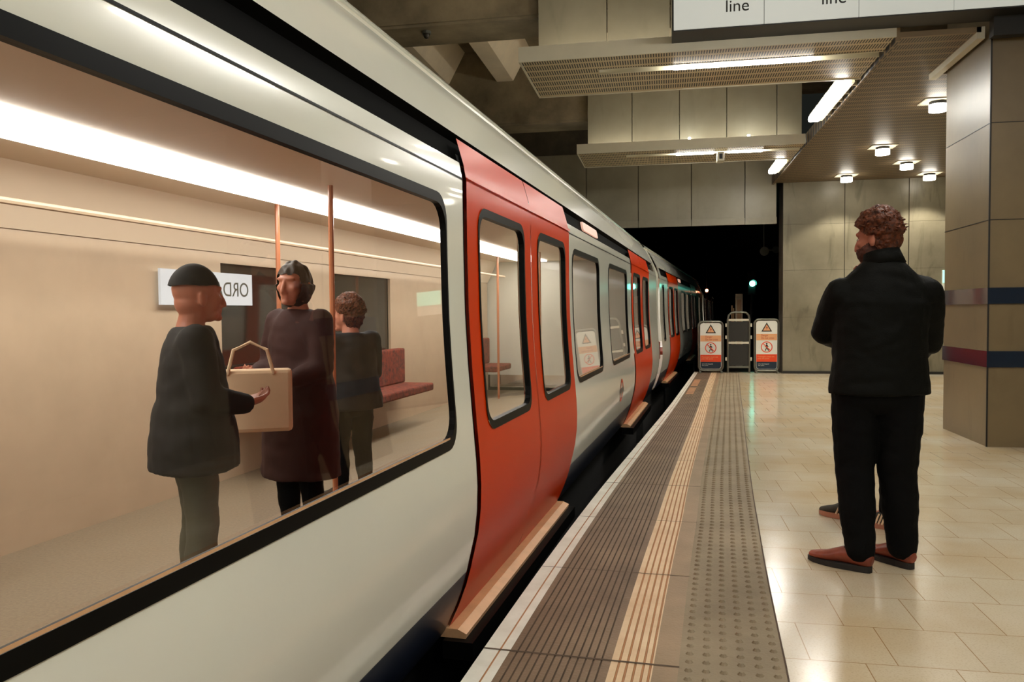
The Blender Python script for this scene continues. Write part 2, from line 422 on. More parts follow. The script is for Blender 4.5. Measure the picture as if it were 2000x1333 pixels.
# worn peach floor marking near the platform end
for k, (ya, yb) in enumerate(((12.6, 13.7), (13.95, 15.3))):
    bm = B()
    for j in range(5):
        p, q = ya + (yb - ya) * j / 5, ya + (yb - ya) * (j + 0.82) / 5
        bm.faces.new([bm.verts.new((LN(o, yy), yy, 0.0022)) for o, yy in ((.15, p), (.30, p), (.30, q), (.15, q))])
    o = new_obj('floor_marking', bm, M['peachpaint'])
    tag(o, ('faded peach floor marking on the brown ribs, nearer the camera', 'faded peach floor marking on the brown ribs, nearer the warning signs')[k], 'floor marking', 'faded markings on the ribbed paving')

# ------------------------------------------------------------------ track
bm = B(); box(bm, -9, 12, -12, 70, -1.25, -1.1); struct('track_bed', bm, M['under'])
for off in (-0.75, -2.2):
    bm = B(); yy = [-9 + 3 * k for k in range(24)]
    ring_tube(bm, [(E(q) + off, q, -1.02) for q in yy], [(0.035, 0.07)] * len(yy), 8, caps=False)
    struct('rail', bm, M['rail'])

# ------------------------------------------------------------------ room shell
bm = B(); box(bm, 7.0, 7.2, -12, 17.5, 0, 6); struct('wall_right', bm, M['panel'])
bm = B(); box(bm, -9, 7.2, -12.2, -12, -1.2, 6); struct('wall_back', bm, M['concrete'])
bm = B(); box(bm, -5.6, -5.4, -12, 70, -1.2, 6); struct('wall_left', bm, M['concrete_dark'])
bm = B(); box(bm, -5.6, 7.2, -12, 17.5, 5.75, 5.95); struct('ceiling', bm, M['concrete'])

# end wall of tall panels
bm = B(); box(bm, 2.39, 7.0, 16.92, 17.5, 0, 3.95); struct('wall_end', bm, M['concrete_dark'])
bm = B(); xs = [2.39, 3.56, 4.75, 5.95, 7.0]; zs = [0.02, 1.14, 2.09, 3.01, 3.95]
for i in range(4):
    for j in range(4):
        b2 = B(); g = 0.009 if j >= 0 else 0
        box(b2, xs[i] + (.0 if i == 0 else g), xs[i + 1] - g, 16.9, 16.925, zs[j] + .002, zs[j + 1] - .002)
        me = bpy.data.meshes.new('t'); b2.to_mesh(me); b2.free(); bm.from_mesh(me); bpy.data.meshes.remove(me)
struct('wall_end_cladding', bm, M['panel'])
bm = B(); box(bm, 2.39, 7.0, 16.86, 16.9, 0, 0.05); struct('baseboard_end', bm, M['black'])

# header over the tunnel mouth
bm = B(); box(bm, -5.4, 2.26, 16.93, 17.5, 3.1, 5.75); struct('wall_header', bm, M['concrete_dark'])
bm = B()
hx = [-2.66 + 1.08 * k for k in range(-2, 6)] 
hx = [-4.84, -3.76, -2.68, -1.58, -0.5, 0.58, 1.64, 2.26]
for a, b_ in zip(hx, hx[1:]):
    b2 = B(); box(b2, a + .008, b_ - .008, 16.88, 16.93, 3.17, 4.6)
    box(b2, a + .004, b_ - .004, 16.84, 16.93, 3.03, 3.165)
    for q in (0.16, 0.86):
        cx = a + (b_ - a) * q
        cyl(b2, (cx, 16.825, 3.1), (cx, 16.85, 3.1), 0.022, 8)
    me = bpy.data.meshes.new('t'); b2.to_mesh(me); b2.free(); bm.from_mesh(me); bpy.data.meshes.remove(me)
struct('header_cladding', bm, M['panel_high'])

# slatted ceiling on the right
bm = B(); box(bm, 2.2, 7.0, 9.5, 16.9, 3.85, 3.9); box(bm, 2.2, 2.9, 8.15, 9.5, 3.85, 3.9)
struct('ceiling_slatted', bm, M['slats'])
bm = B(); box(bm, 2.165, 2.2, 8.15, 16.9, 3.82, 4.0); struct('trim_2', bm, M['slats'])
bm = B(); box(bm, 2.86, 2.93, 8.15, 9.5, 3.79, 3.9); struct('trim_3', bm, M['whitemetal'])
bm = B(); box(bm, 2.93, 7.0, 7.95, 8.05, 3.75, 5.75); struct('shadow_sheet', bm, M['black'])  # black sheet standing in for the dark shadow above the pillar

# pillar
bm = B(); box(bm, 2.97, 4.25, 8.1, 9.28, 0, 5.75)
pil = struct('pillar', bm, M['pillar'])
bm = B()
for z0, z1 in ((1.335, 1.485), (0.745, 0.895)): box(bm, 2.958, 4.262, 8.088, 9.292, z0, z1)
struct('pillar_band', bm, M['navyband'])
bm = B()
for z in (2.11, 3.0): box(bm, 2.966, 4.254, 8.096, 9.284, z, z + .006)
box(bm, 2.962, 2.975, 8.092, 8.105, 0, 3.85)
struct('trim_4', bm, M['black'])

# concrete ceiling beams, ribs over the track
def beam(y0, y1, zb):
    bm = B(); box(bm, -5.4, 2.16, y0, y1, zb, 5.75)
    bmesh.ops.bevel(bm, geom=[e for e in bm.edges if abs(e.verts[0].co.z - zb) < .01 and abs(e.verts[1].co.z - zb) < .01], offset=0.03, segments=2, affect='EDGES')
    struct('ceiling_beam', bm, M['concrete'])
for y0 in (-6.7, -1.7, 3.3, 8.62, 13.45): beam(y0, y0 + 0.68, 4.48)
for (ya, yb) in ((4.0, 8.6), (9.3, 13.45), (14.13, 16.9)):
    for x in (-4.9, -3.75, -2.62, -1.2, 0.2, 1.5):
        bm = B(); prism(bm, [(x - .15, 5.22), (x + .13, 5.22), (x + .42, 5.75), (x - .4, 5.75)], ya, yb)
        struct('ceiling_rib', bm, M['rib'])
t = thing('dome_fitting', 'tiny dark dome fitting under the nearest concrete ceiling beam over the train', 'ceiling fitting', (-2.62, 8.8, 4.48))
bm = B(); cyl(bm, (0, 0, -.03), (0, 0, 0), .05, 14); new_obj('base', bm, M['grey'], t)
bm = B(); ellipsoid(bm, (0, 0, -.035), (.04, .04, .05), sub=2); new_obj('dome', bm, M['darkglass'], t, True)
# cladding over the two soffit rafts
def cladding(y, xs, z0, z1, m):
    bm = B()
    for a, b_ in zip(xs, xs[1:]): box(bm, a + .006, b_ - .006, y, y + 0.06, z0, z1)
    o = struct('beam_cladding', bm, m); return o
cladding(8.5, [-1.3, -0.57, 0.08, 0.83, 1.56, 2.16], 3.92, 5.75, M['panel_high'])
cladding(13.3, [-1.22, -0.49, 0.27, 1.01, 1.78, 2.16], 3.92, 5.75, M['panel_high'])

# soffit rafts
def raft(yf, yb, xl, label, y_slot):
    t = thing('soffit_raft', label, 'ceiling raft', (xl, yf, 3.85), 0, 'slotted rafts hanging over the platform edge')
    L_ = 2.15 - xl
    # underside with a long slot for the lamps
    bm = B(); D = yb - yf
    box(bm, 0.0, L_, 0.0, y_slot - 0.09, 0, 0.02); box(bm, 0.0, L_, y_slot + 0.09, D, 0, 0.02)
    box(bm, 0.0, 0.75, y_slot - 0.09, y_slot + 0.09, 0, 0.02)
    new_obj('slotted_panel', bm, M['slots'], t)
    bm = B(); box(bm, 0.75, L_, y_slot - 0.09, y_slot - 0.075, -0.005, 0.06); box(bm, 0.75, L_, y_slot + 0.075, y_slot + 0.09, -0.005, 0.06)
    box(bm, 0.75, L_, y_slot - 0.075, y_slot + 0.075, 0.05, 0.06)
    new_obj('lamp_channel', bm, M['whitemetal'], t)
    bm = B(); box(bm, -0.02, L_, -0.02, 0.0, -0.012, 0.14); box(bm, -0.02, L_, D, D + .02, -0.012, 0.1); box(bm, -0.02, 0, 0, D, -0.012, 0.1)
    new_obj('lip', bm, M['whitemetal'], t)
    bm = B(); box(bm, .1, L_ - .1, .1, .16, .03, .06); new_obj('hidden_fill_strip', bm, M['uplight'], t)  # unseen glowing strip added behind the lip to brighten the cladding
    return t
raft(8.1, 9.46, -1.42, 'cream slotted metal raft with one long lamp, nearer the camera behind the hanging sign', 0.52)
raft(12.95, 14.2, -1.34, 'cream slotted metal raft with two short lamps, farther off above the tunnel mouth', 0.4)
def tube(x0, x1, y, z, label, m='tube', w=0.055, along='x'):
    t = thing('tube_light', label, 'tube light', (x0, y, z), 0, 'white tube lamps in the rafts')
    bm = B(); box(bm, 0, x1 - x0, -w, w, -0.02, 0.03); bevel(bm, 0.012); new_obj('diffuser', bm, M[m], t)
    bm = B(); box(bm, -.03, x1 - x0 + .03, -w + .01, w - .01, 0.03, 0.045); new_obj('back_plate', bm, M['whitemetal'], t)
    return t
tube(0.11, 1.50, 8.62, 3.85, 'long white tube lamp set in the nearer raft under the hanging sign')
tube(0.21, 0.82, 13.35, 3.85, 'short white tube lamp in the farther raft, left of the small camera')
tube(1.02, 1.58, 13.35, 3.85, 'short white tube lamp in the farther raft, right of the small camera')
for yb, wh in ((3.1, 'nearest to'), (-1.9, 'second behind'), (-6.9, 'farthest behind')):
    tube(-0.6, 1.50, yb, 3.9, f'long white tube lamp above the platform, {wh} the photographer')
# small camera on the farther raft
t = thing('security_camera', 'small white boxed camera between the two tube lamps of the farther raft', 'security camera', (0.9, 13.2, 3.82))
bm = B(); box(bm, -.05, .06, -.12, .12, -.16, -.02); bevel(bm, .012); new_obj('housing', bm, M['whitemetal'], t)
bm = B(); box(bm, .061, .066, -.08, .08, -.13, -.05); box(bm, -.02, .03, -.126, -.119, -.13, -.05); new_obj('lens_window', bm, M['ink'], t)
bm = B(); cyl(bm, (0, 0, -.03), (0, 0, .0), .015, 8); new_obj('bracket', bm, M['whitemetal'], t)
# two small uplights on the farther raft
for x, nm in ((0.42, 'left'), (1.33, 'right')):
    t = thing('uplight', f'tiny glowing uplight on the lip of the farther raft, {nm}most of the two', 'uplight', (x, 13.1, 3.99), 0, 'tiny uplights on the farther raft')
    bm = B(); cyl(bm, (0, 0, 0), (0, 0, .03), .03, 10); new_obj('base', bm, M['black'], t)
    bm = B(); ellipsoid(bm, (0, 0, .045), (.022, .022, .02), sub=2); new_obj('bulb', bm, emat('uplight_bulb', (.9, .97, 1), 60), t)

# edge luminaires
def edge_lum(y0, y1, label):
    t = thing('strip_luminaire', label, 'strip light', (1.98, y0, 3.84), 0, 'bright strip lights along the slatted ceiling edge')
    L_ = y1 - y0
    bm = B(); box(bm, -.07, .07, 0, L_, -.045, .03); bevel(bm, .022, 3); new_obj('diffuser', bm, M['tube_edge'], t)
    bm = B(); box(bm, .085, .12, -.05, L_ + .05, -.02, .05); box(bm, -.05, .12, -.02, L_ + .02, .032, .06)
    for k in range(5): box(bm, .12, .185, L_ * (k + .5) / 5 - .02, L_ * (k + .5) / 5 + .02, .0, .04)
    new_obj('bracket_rail', bm, M['whitemetal'], t)
edge_lum(9.56, 11.3, 'longest bright strip light beside the slatted ceiling, between the two rafts')
edge_lum(14.32, 15.4, 'smaller bright strip light past the farther raft, beside the slatted ceiling')
for x_, y_, wh in ((4.6, 3.0, 'nearer the pillar'), (4.6, -2.5, 'farther from the pillar')):  # out-of-view lamps added to brighten the pillar's front face and the floor
    tube(x_ - .8, x_ + .8, y_, 4.3, f'added unseen white tube lamp high over the right side of the platform, {wh}')
for yb, wh in ((4.5, 'ahead of'), (-0.5, 'just behind'), (-5.5, 'far behind')): edge_lum(yb, yb + 1.8, f'strip light high over the platform {wh} the photographer')

# downlights
DL = [(3.33, 10.7, 'round downlight on the slatted ceiling, touching the pillar in view'),
      (3.40, 13.5, 'round downlight in the middle of the slatted ceiling, nearest of the three hanging close together'),
      (4.17, 15.0, 'round downlight on the slatted ceiling, middle one of the three hanging close together'),
      (4.95, 16.35, 'round downlight by the end wall, near the pillar'),
      (3.44, 16.2, 'round downlight by the end wall, lowest and farthest to the left')]
for x, y_, lab in DL:
    t = thing('downlight', lab, 'downlight', (x, y_, 3.85), 0, 'round downlights on the slatted ceiling')
    bm = B(); cyl(bm, (0, 0, -.05), (0, 0, 0), .1, 20); new_obj('rim', bm, M['black'], t)
    bm = B(); cyl(bm, (0, 0, -.13), (0, 0, -.05), .105, 20)
    new_obj('lens', bm, M['down'], t)
    ld = bpy.data.lights.new('downlight_beam', 'SPOT'); ld.energy = 45; ld.color = (1, .93, .8); ld.spot_size = math.radians(112); ld.spot_blend = .35; ld.shadow_soft_size = .07
    lo_ = bpy.data.objects.new('downlight_beam', ld); COL.objects.link(lo_); lo_.parent = t; lo_.location = (0, 0, -.21)
    bm = B(); box(bm, -.19, .19, -.17, .17, -.012, 0); new_obj('plate', bm, M['whitemetal'], t)

# hanging line sign
sg = thing('hanging_sign', 'long backlit white line sign with black lettering, top right above the platform', 'sign', (0.09, 7.75, 3.92))
bm = B(); box(bm, 0, 4.6, 0, 0.33, 0, 0.95); new_obj('housing', bm, M['black'], sg)
px = [0.012, 0.83, 1.65, 2.44, 3.24, 4.05, 4.58]
for a, b_ in zip(px, px[1:]):
    bm = B(); box(bm, a + .003, b_ - .003, -.012, 0.0, 0.012, 0.93); new_obj('face_panel', bm, M['signlit'], sg)
text_mesh('lettering', 'Northern\nline', 0.155, M['ink'], (0.70, -0.014, 0.29), (PI / 2, 0, 0), sg, 'RIGHT', .0015)
text_mesh('lettering', 'line', 0.155, M['ink'], (1.545, -0.014, 0.145), (PI / 2, 0, 0), sg, 'RIGHT', .0015)
for hx_ in (.9, 3.6): new_obj('hanger', box(B(), hx_, hx_ + .04, 0.15, 0.19, 0.95, 1.83), M['black'], sg)

# exit sign beside the pillar
t = thing('exit_sign', 'green and white exit sign on the end wall, mostly behind the pillar', 'sign', (5.36, 16.86, 1.62))
bm = B(); box(bm, 0, .6, 0, .04, 0, .42); new_obj('board', bm, M['signwhite'], t)
bm = B(); box(bm, 0.0, .6, -.006, 0, .17, .42); new_obj('green_panel', bm, M['exitgreen'], t)

# ------------------------------------------------------------------ tunnel beyond the portal
bm = B(); box(bm, -5.4, 12, 17.5, 70, 4.3, 4.5); box(bm, 6.5, 6.7, 17.5, 70, -1.2, 4.4); box(bm, -5.6, 12, 70, 70.2, -1.2, 4.5)
struct('wall_tunnel', bm, M['tunnel'])
bm = B(); box(bm, 1.2, 6.5, 17.4, 30, -1.1, -0.35); struct('tunnel_walkway', bm, M['tunnel'])
# green signal
t = thing('signal_light', 'green railway signal light glowing in the dark tunnel mouth', 'signal light', (2.95, 28, -0.35))
bm = B(); cyl(bm, (0, 0, 0), (0, 0, 2.2), .05, 10); new_obj('post', bm, M['under'], t)
bm = B(); box(bm, -.14, .14, -.02, .14, 2.15, 2.95); bevel(bm, .03); new_obj('signal_head', bm, M['under'], t)
bm = B(); ellipsoid(bm, (0.02, -.04, 2.53), (.1, .03, .1), sub=2); new_obj('green_lens', bm, M['green'], t)
bm = B(); ring_tube(bm, [(0.02, -.02, 2.53), (0.02, -.18, 2.53)], [.125, .125], 14, caps=False)
bmesh.ops.delete(bm, geom=[f for f in bm.faces if len(f.verts) > 4 or f.calc_center_median().z < 2.5], context='FACES')
new_obj('hood', bm, M['under'], t)
# pale relay post behind the gate
t = thing('lineside_cabinet', 'pale narrow lineside post box standing behind the grey gate', 'cabinet', (2.18, 24, -0.35))
bm = B(); box(bm, -.1, .1, 0, .12, 0, 2.12); bevel(bm, .012); new_obj('housing', bm, M['rib'], t)
bm = B(); box(bm, -.06, .06, -.008, .0, .2, 1.95); new_obj('door', bm, M['sill'], t)
for k, (x, y_, h) in enumerate(((1.98, 24.0, 1.78), (2.06, 24.4, 1.7))):
    o = new_obj('marker_post', cyl(B(), (0, 0, 0), (0, 0, h), .022, 8), M['sill']); o.location = (x, y_, -.35)
    tag(o, ('thin tan marker post left of the pale lineside post, outer one', 'thin tan marker post left of the pale lineside post, inner one')[k], 'post', 'thin posts behind the gate')
t = thing('bulkhead_lamp', 'small orange lamp glowing at the far end of the train', 'lamp', (1.43, 27.2, 1.92))
bm = B(); ellipsoid(bm, (0, 0, 0.03), (.05, .04, .05), sub=2); new_obj('bulb', bm, M['orange_l'], t)
bm = B(); box(bm, -.05, .05, .03, .09, -.05, .1); cyl(bm, (0, .06, .1), (0, .06, 2.32), .012, 6); new_obj('mount', bm, M['under'], t)
t = thing('tunnel_marker_lamp', 'tiny white lamp on the dark side wall of the tunnel mouth', 'lamp', (2.55, 17.9, 1.98))
bm = B(); box(bm, -.015, .01, -.02, 0, 0, .07); new_obj('bulb', bm, M['white_l'], t)
bm = B(); box(bm, -.02, .02, 0, .06, -.02, .09); cyl(bm, (0, .03, .09), (0, .03, 2.32), .012, 6); new_obj('mount', bm, M['under'], t)
t = thing('loudspeaker', 'dark double loudspeaker hanging under the tunnel roof beside the end wall', 'loudspeaker', (2.62, 22, 2.85))
bm = B(); ring_tube(bm, [(0, 0, 0), (0, -.16, -.02)], [.05, .12], 14, caps=False); ring_tube(bm, [(.27, .05, .02), (.3, -.1, .02)], [.04, .1], 14, caps=False); new_obj('horn', bm, M['grey'], t)
bm = B(); cyl(bm, (0, 0, .02), (0, 0, 1.45), .02, 6); box(bm, 0, .3, -.02, .04, .0, .04); new_obj('hanger', bm, M['grey'], t)

# ------------------------------------------------------------------ warning barriers and gate
YB = 17.02
def warning_sign(x0, x1, z1, label):
    t = thing('warning_sign', label, 'warning sign', (x0, YB, 0), 0, 'warning boards at the platform end')
    W_ = x1 - x0
    # tube frame
    bm = B(); pts = rrect(0.02, W_ - .02, .045, z1 - .02, .09, 6); pts.append(pts[0])
    ring_tube(bm, [(a, 0, b_) for a, b_ in pts], [.02] * len(pts), 8, side=Vector((0, 1, 0)), caps=False)
    new_obj('frame', bm, M['grey'], t, True)
    for s in (0.05, W_ - .05):
        bm = B(); box(bm, s - .02, s + .02, -.18, .18, 0, .03); box(bm, s - .015, s + .015, -.015, .015, .02, .09)
        new_obj('foot', bm, M['grey'], t)
    bm = B(); a0, a1, b0, b1 = .05, W_ - .05, .075, z1 - .05
    prism(bm, rrect(a0, a1, b0, b1, .06, 6), -.012, .004); new_obj('board', bm, M['signwhite'], t)
    hh = b1 - b0; zz = lambda q: b0 + hh * q
    cx = W_ / 2
    bm = B(); box(bm, a0 + .006, a1 - .006, -.015, -.012, zz(.60), zz(.73)); new_obj('peach_band', bm, M['signpeach'], t)
    bm = B(); box(bm, a0 + .006, a1 - .006, -.015, -.012, zz(.155), zz(.31)); new_obj('red_band', bm, M['signred'], t)
    bm = B(); pts = [p for p in rrect(a0 + .008, a1 - .008, b0 + .008, b1, .055, 6) if p[1] < zz(.14)]
    pts = sorted(pts, key=lambda p: math.atan2(p[1] - zz(.155), p[0] - cx)); pts += [(a1 - .008, zz(.155)), (a0 + .008, zz(.155))]
    prism(bm, pts, -.015, -.012); new_obj('navy_band', bm, M['signnavy'], t)
    # warning triangle
    tz = zz(.78); bm = B(); prism(bm, [(cx - .105, tz), (cx + .105, tz), (cx, tz + .185)], -.016, -.012); new_obj('warning_triangle', bm, M['ink'], t)
    bm = B(); prism(bm, [(cx - .073, tz + .018), (cx + .073, tz + .018), (cx, tz + .146)], -.019, -.016); new_obj('triangle_fill', bm, M['signpeach'], t)
    bm = B(); prism(bm, [(cx + .012, tz + .125), (cx - .018, tz + .075), (cx + .002, tz + .078), (cx - .008, tz + .028), (cx + .022, tz + .09), (cx + .002, tz + .088)], -.022, -.019); new_obj('flash_symbol', bm, M['inkred'], t)
    # prohibition ring with walking figure
    rz = zz(.46); bm = B(); n = 24; ro, ri = .115, .098
    vo = [[bm.verts.new((cx + r * math.cos(2 * PI * k / n), yv, rz + r * math.sin(2 * PI * k / n))) for k in range(n)] for r, yv in ((ro, -.016), (ri, -.016))]
    for k in range(n): bm.faces.new((vo[0][k], vo[0][(k + 1) % n], vo[1][(k + 1) % n], vo[1][k]))
    d = Vector((math.cos(PI * .75), 0, math.sin(PI * .75))); nn = Vector((d.z, 0, -d.x)) * .008
    q = [Vector((cx, -.0205, rz)) + d * .1 + nn, Vector((cx, -.0205, rz)) + d * .1 - nn, Vector((cx, -.0205, rz)) - d * .1 - nn, Vector((cx, -.0205, rz)) - d * .1 + nn]
    bm.faces.new([bm.verts.new(v) for v in q]); new_obj('prohibition_ring', bm, M['signred'], t)
    bm = B(); y_ = -.018
    def bar(p, q_, w_):
        p, q_ = Vector((p[0], 0, p[1])), Vector((q_[0], 0, q_[1])); dd = (q_ - p).normalized(); m_ = Vector((dd.z, 0, -dd.x)) * w_
        bm.faces.new([bm.verts.new((v.x + cx, y_, v.z + rz)) for v in (p + m_, q_ + m_, q_ - m_, p - m_)])
    bar((0, .045), (.004, -.012), .014); bar((.0, -.01), (-.03, -.078), .008); bar((.006, -.01), (.036, -.075), .008); bar((0, .04), (-.032, .0), .006); bar((.004, .04), (.034, .008), .006)
    bm.faces.new([bm.verts.new((cx + .016 * math.cos(2 * PI * k / 12), y_, rz + .067 + .016 * math.sin(2 * PI * k / 12))) for k in range(12)])
    new_obj('walking_figure', bm, M['ink'], t)
    text_mesh('lettering', 'Danger\nDo not cross', .058, M['inkred'], (cx - .11, -.0155, zz(.682)), (PI / 2, 0, 0), t, 'LEFT', .0005, 0.82)
    text_mesh('lettering', 'Passengers must not\npass this point', .04, M['signpeach'], (a0 + .03, -.0155, zz(.25)), (PI / 2, 0, 0), t, 'LEFT', .0005, 1.0)
    text_mesh('lettering', 'Live rails beyond\nthis point', .032, M['signwhite'], (a0 + .04, -.0155, zz(.1)), (PI / 2, 0, 0), t, 'LEFT', .0005, 1.0)
warning_sign(0.71, 1.24, 1.08, 'white warning board at the platform end, left of the gate beside the train')
warning_sign(1.83, 2.35, 1.12, 'white warning board at the platform end, right of the gate beside the end wall')
t = thing('gate', 'grey tubular metal gate between the two warning boards at the platform end', 'gate', (1.30, YB, 0))
bm = B(); pts = [(0.02, 0)] + [p for p in rrect(.02, .45, -.5, 1.25, .13, 7) if p[1] > .1][::1]
arc = [(0.45, 0.0), (0.45, 1.1), (.43, 1.19), (.38, 1.24), (.31, 1.25), (.16, 1.25), (.09, 1.24), (.04, 1.19), (.02, 1.1), (0.02, 0.0)]
ring_tube(bm, [(a, 0, b_) for a, b_ in arc], [.021] * len(arc), 10, side=Vector((0, 1, 0)), caps=False)
new_obj('frame', bm, M['grey'], t, True)
for z in (1.09, .62, .12):
    bm = B(); box(bm, .03, .44, -.016, .016, z - .022, z + .022); new_obj('cross_bar', bm, M['whitemetal'] if z > .3 else M['grey'], t)
for z0, z1 in ((.15, .59), (.65, 1.06)):
    bm = B(); box(bm, .045, .425, -.004, .008, z0, z1); new_obj('infill_panel', bm, M['mesh_dark'], t)
for z in (.25, .7, .95):
    for x in (-.03, .47): new_obj('hinge', box(B(), x, x + .03, -.01, .015, z, z + .07), M['whitemetal'], t)

# ------------------------------------------------------------------ train
PROF = [(-.35, -.42), (-.15, -.20), (-.05, -.13), (0, -.095), (.1, -.05), (.18, -.02), (.25, 0.0), (.4, .035), (.5, .047), (.6, .05), (.7, .046), (.8, .038), (.9, .030),
        (1.1, .015), (1.3, .005), (1.55, .001), (1.83, 0.0), (1.895, -.012), (1.96, -.03), (2.02, -.048), (2.1, -.085), (2.22, -.15), (2.3, -.2), (2.36, -.245)]
def O(z):
    if z <= PROF[0][0]: return PROF[0][1]
    for (a, u), (b_, v) in zip(PROF, PROF[1:]):
        if z <= b_: return u + (v - u) * (z - a) / (b_ - a)
    return PROF[-1][1]
ZB = [.25, .32, .4, .45, .5, .55, .6, .65, .7, .75, .8, .9, 1.0, 1.1, 1.2, 1.3, 1.42, 1.55, 1.68, 1.74, 1.83, 1.895]
def outward(bm):
    bm.normal_update()
    for f in bm.faces:
        if f.normal.x < 0: f.normal_flip()
def skin(bm, s0, s1, z0, z1, holes=(), off=0.0, mi=0):
    """curved side skin between s0..s1, z0..z1 with rounded-rectangle holes (a,b,za,zb,r)"""
    ss = {s0, s1}; zs = {z0, z1} | {z for z in ZB + [2.0, 2.02, .1, .18, 0.0] if z0 < z < z1}
    for h in holes: ss |= {h[0], h[1]}; zs |= {h[2], h[3]}
    ss = sorted(ss); zs = sorted(zs); cache = {}
    def V(s, z):
        k = (round(s, 5), round(z, 5))
        if k not in cache: cache[k] = bm.verts.new((O(z) + off, s, z))
        return cache[k]
    for a, b_ in zip(ss, ss[1:]):
        for c, d in zip(zs, zs[1:]):
            ms, mz = (a + b_) / 2, (c + d) / 2
            if any(h[0] < ms < h[1] and h[2] < mz < h[3] for h in holes): continue
            f = bm.faces.new((V(a, c), V(b_, c), V(b_, d), V(a, d))); f.material_index = mi
    for a, b_, za, zb, r in holes:
        for sx, zx, ds, dz in ((a, za, 1, 1), (b_, za, -1, 1), (b_, zb, -1, -1), (a, zb, 1, -1)):
            cs, cz = sx + ds * r, zx + dz * r
            arc = [(cs - ds * r * math.cos(PI / 2 * k / 5), cz - dz * r * math.sin(PI / 2 * k / 5)) for k in range(6)]
            for p, q in zip(arc, arc[1:]):
                try:
                    f = bm.faces.new((V(sx, zx), V(*p), V(*q))); f.material_index = mi
                except ValueError: pass
    return bm
def ring_strip(bm, a, b_, za, zb, r, off, wi, wo, tb=None):
    """flat seal around a rounded-rectangle opening: from outline shrunk by wi to grown by wo; tb thickens top/bottom"""
    wt = tb if tb is not None else wi
    outer = rrect(a - wo, b_ + wo, za - wo, zb + wo, r + wo, 6); inner = rrect(a + wi, b_ - wi, za + wt, zb - wt, max(.01, r - wi * .5), 6)
    def sub(pts):
        out = []
        for p, q in zip(pts, pts[1:] + pts[:1]):
            k = max(1, int(math.hypot(p[0] - q[0], p[1] - q[1]) / .12))
            out += [k]
        return out
    ks = sub(outer); vo, vi, vb = [], [], []
    for i in range(len(outer)):
        p, q = outer[i], outer[(i + 1) % len(outer)]; u, v = inner[i], inner[(i + 1) % len(inner)]
        for j in range(ks[i]):
            t_ = j / ks[i]
            s, z = p[0] + (q[0] - p[0]) * t_, p[1] + (q[1] - p[1]) * t_
            s2, z2 = u[0] + (v[0] - u[0]) * t_, u[1] + (v[1] - u[1]) * t_
            vo.append(bm.verts.new((O(z) + off, s, z))); vi.append(bm.verts.new((O(z2) + off, s2, z2))); vb.append(bm.verts.new((O(z2) - .02, s2, z2)))
    n = len(vo)
    for i in range(n):
        j = (i + 1) % n
        bm.faces.new((vo[i], vo[j], vi[j], vi[i])); bm.faces.new((vi[i], vi[j], vb[j], vb[i]))
    return bm
def glass_sheet(bm, a, b_, za, zb, r, off):
    pts = rrect(a, b_, za, zb, r, 5)
    zs = sorted({z for z in [za, za + r * .3, za + r, .9, 1.0, 1.1, 1.2, 1.3, 1.45, 1.6, zb - r, zb - r * .3, zb] if za <= z <= zb})
    def half(z):
        if z < za + r: d = r - math.sqrt(max(0, r * r - (za + r - z) ** 2))
        elif z > zb - r: d = r - math.sqrt(max(0, r * r - (z - zb + r) ** 2))
        else: d = 0
        return a + d, b_ - d
    rows = []
    for z in zs:
        l, h = half(z); rows.append((bm.verts.new((O(z) + off, l, z)), bm.verts.new((O(z) + off, h, z))))
    for p, q in zip(rows, rows[1:]): bm.faces.new((p[0], p[1], q[1], q[0]))
    outward(bm); return bm
ZW0, ZW1 = .80, 1.735
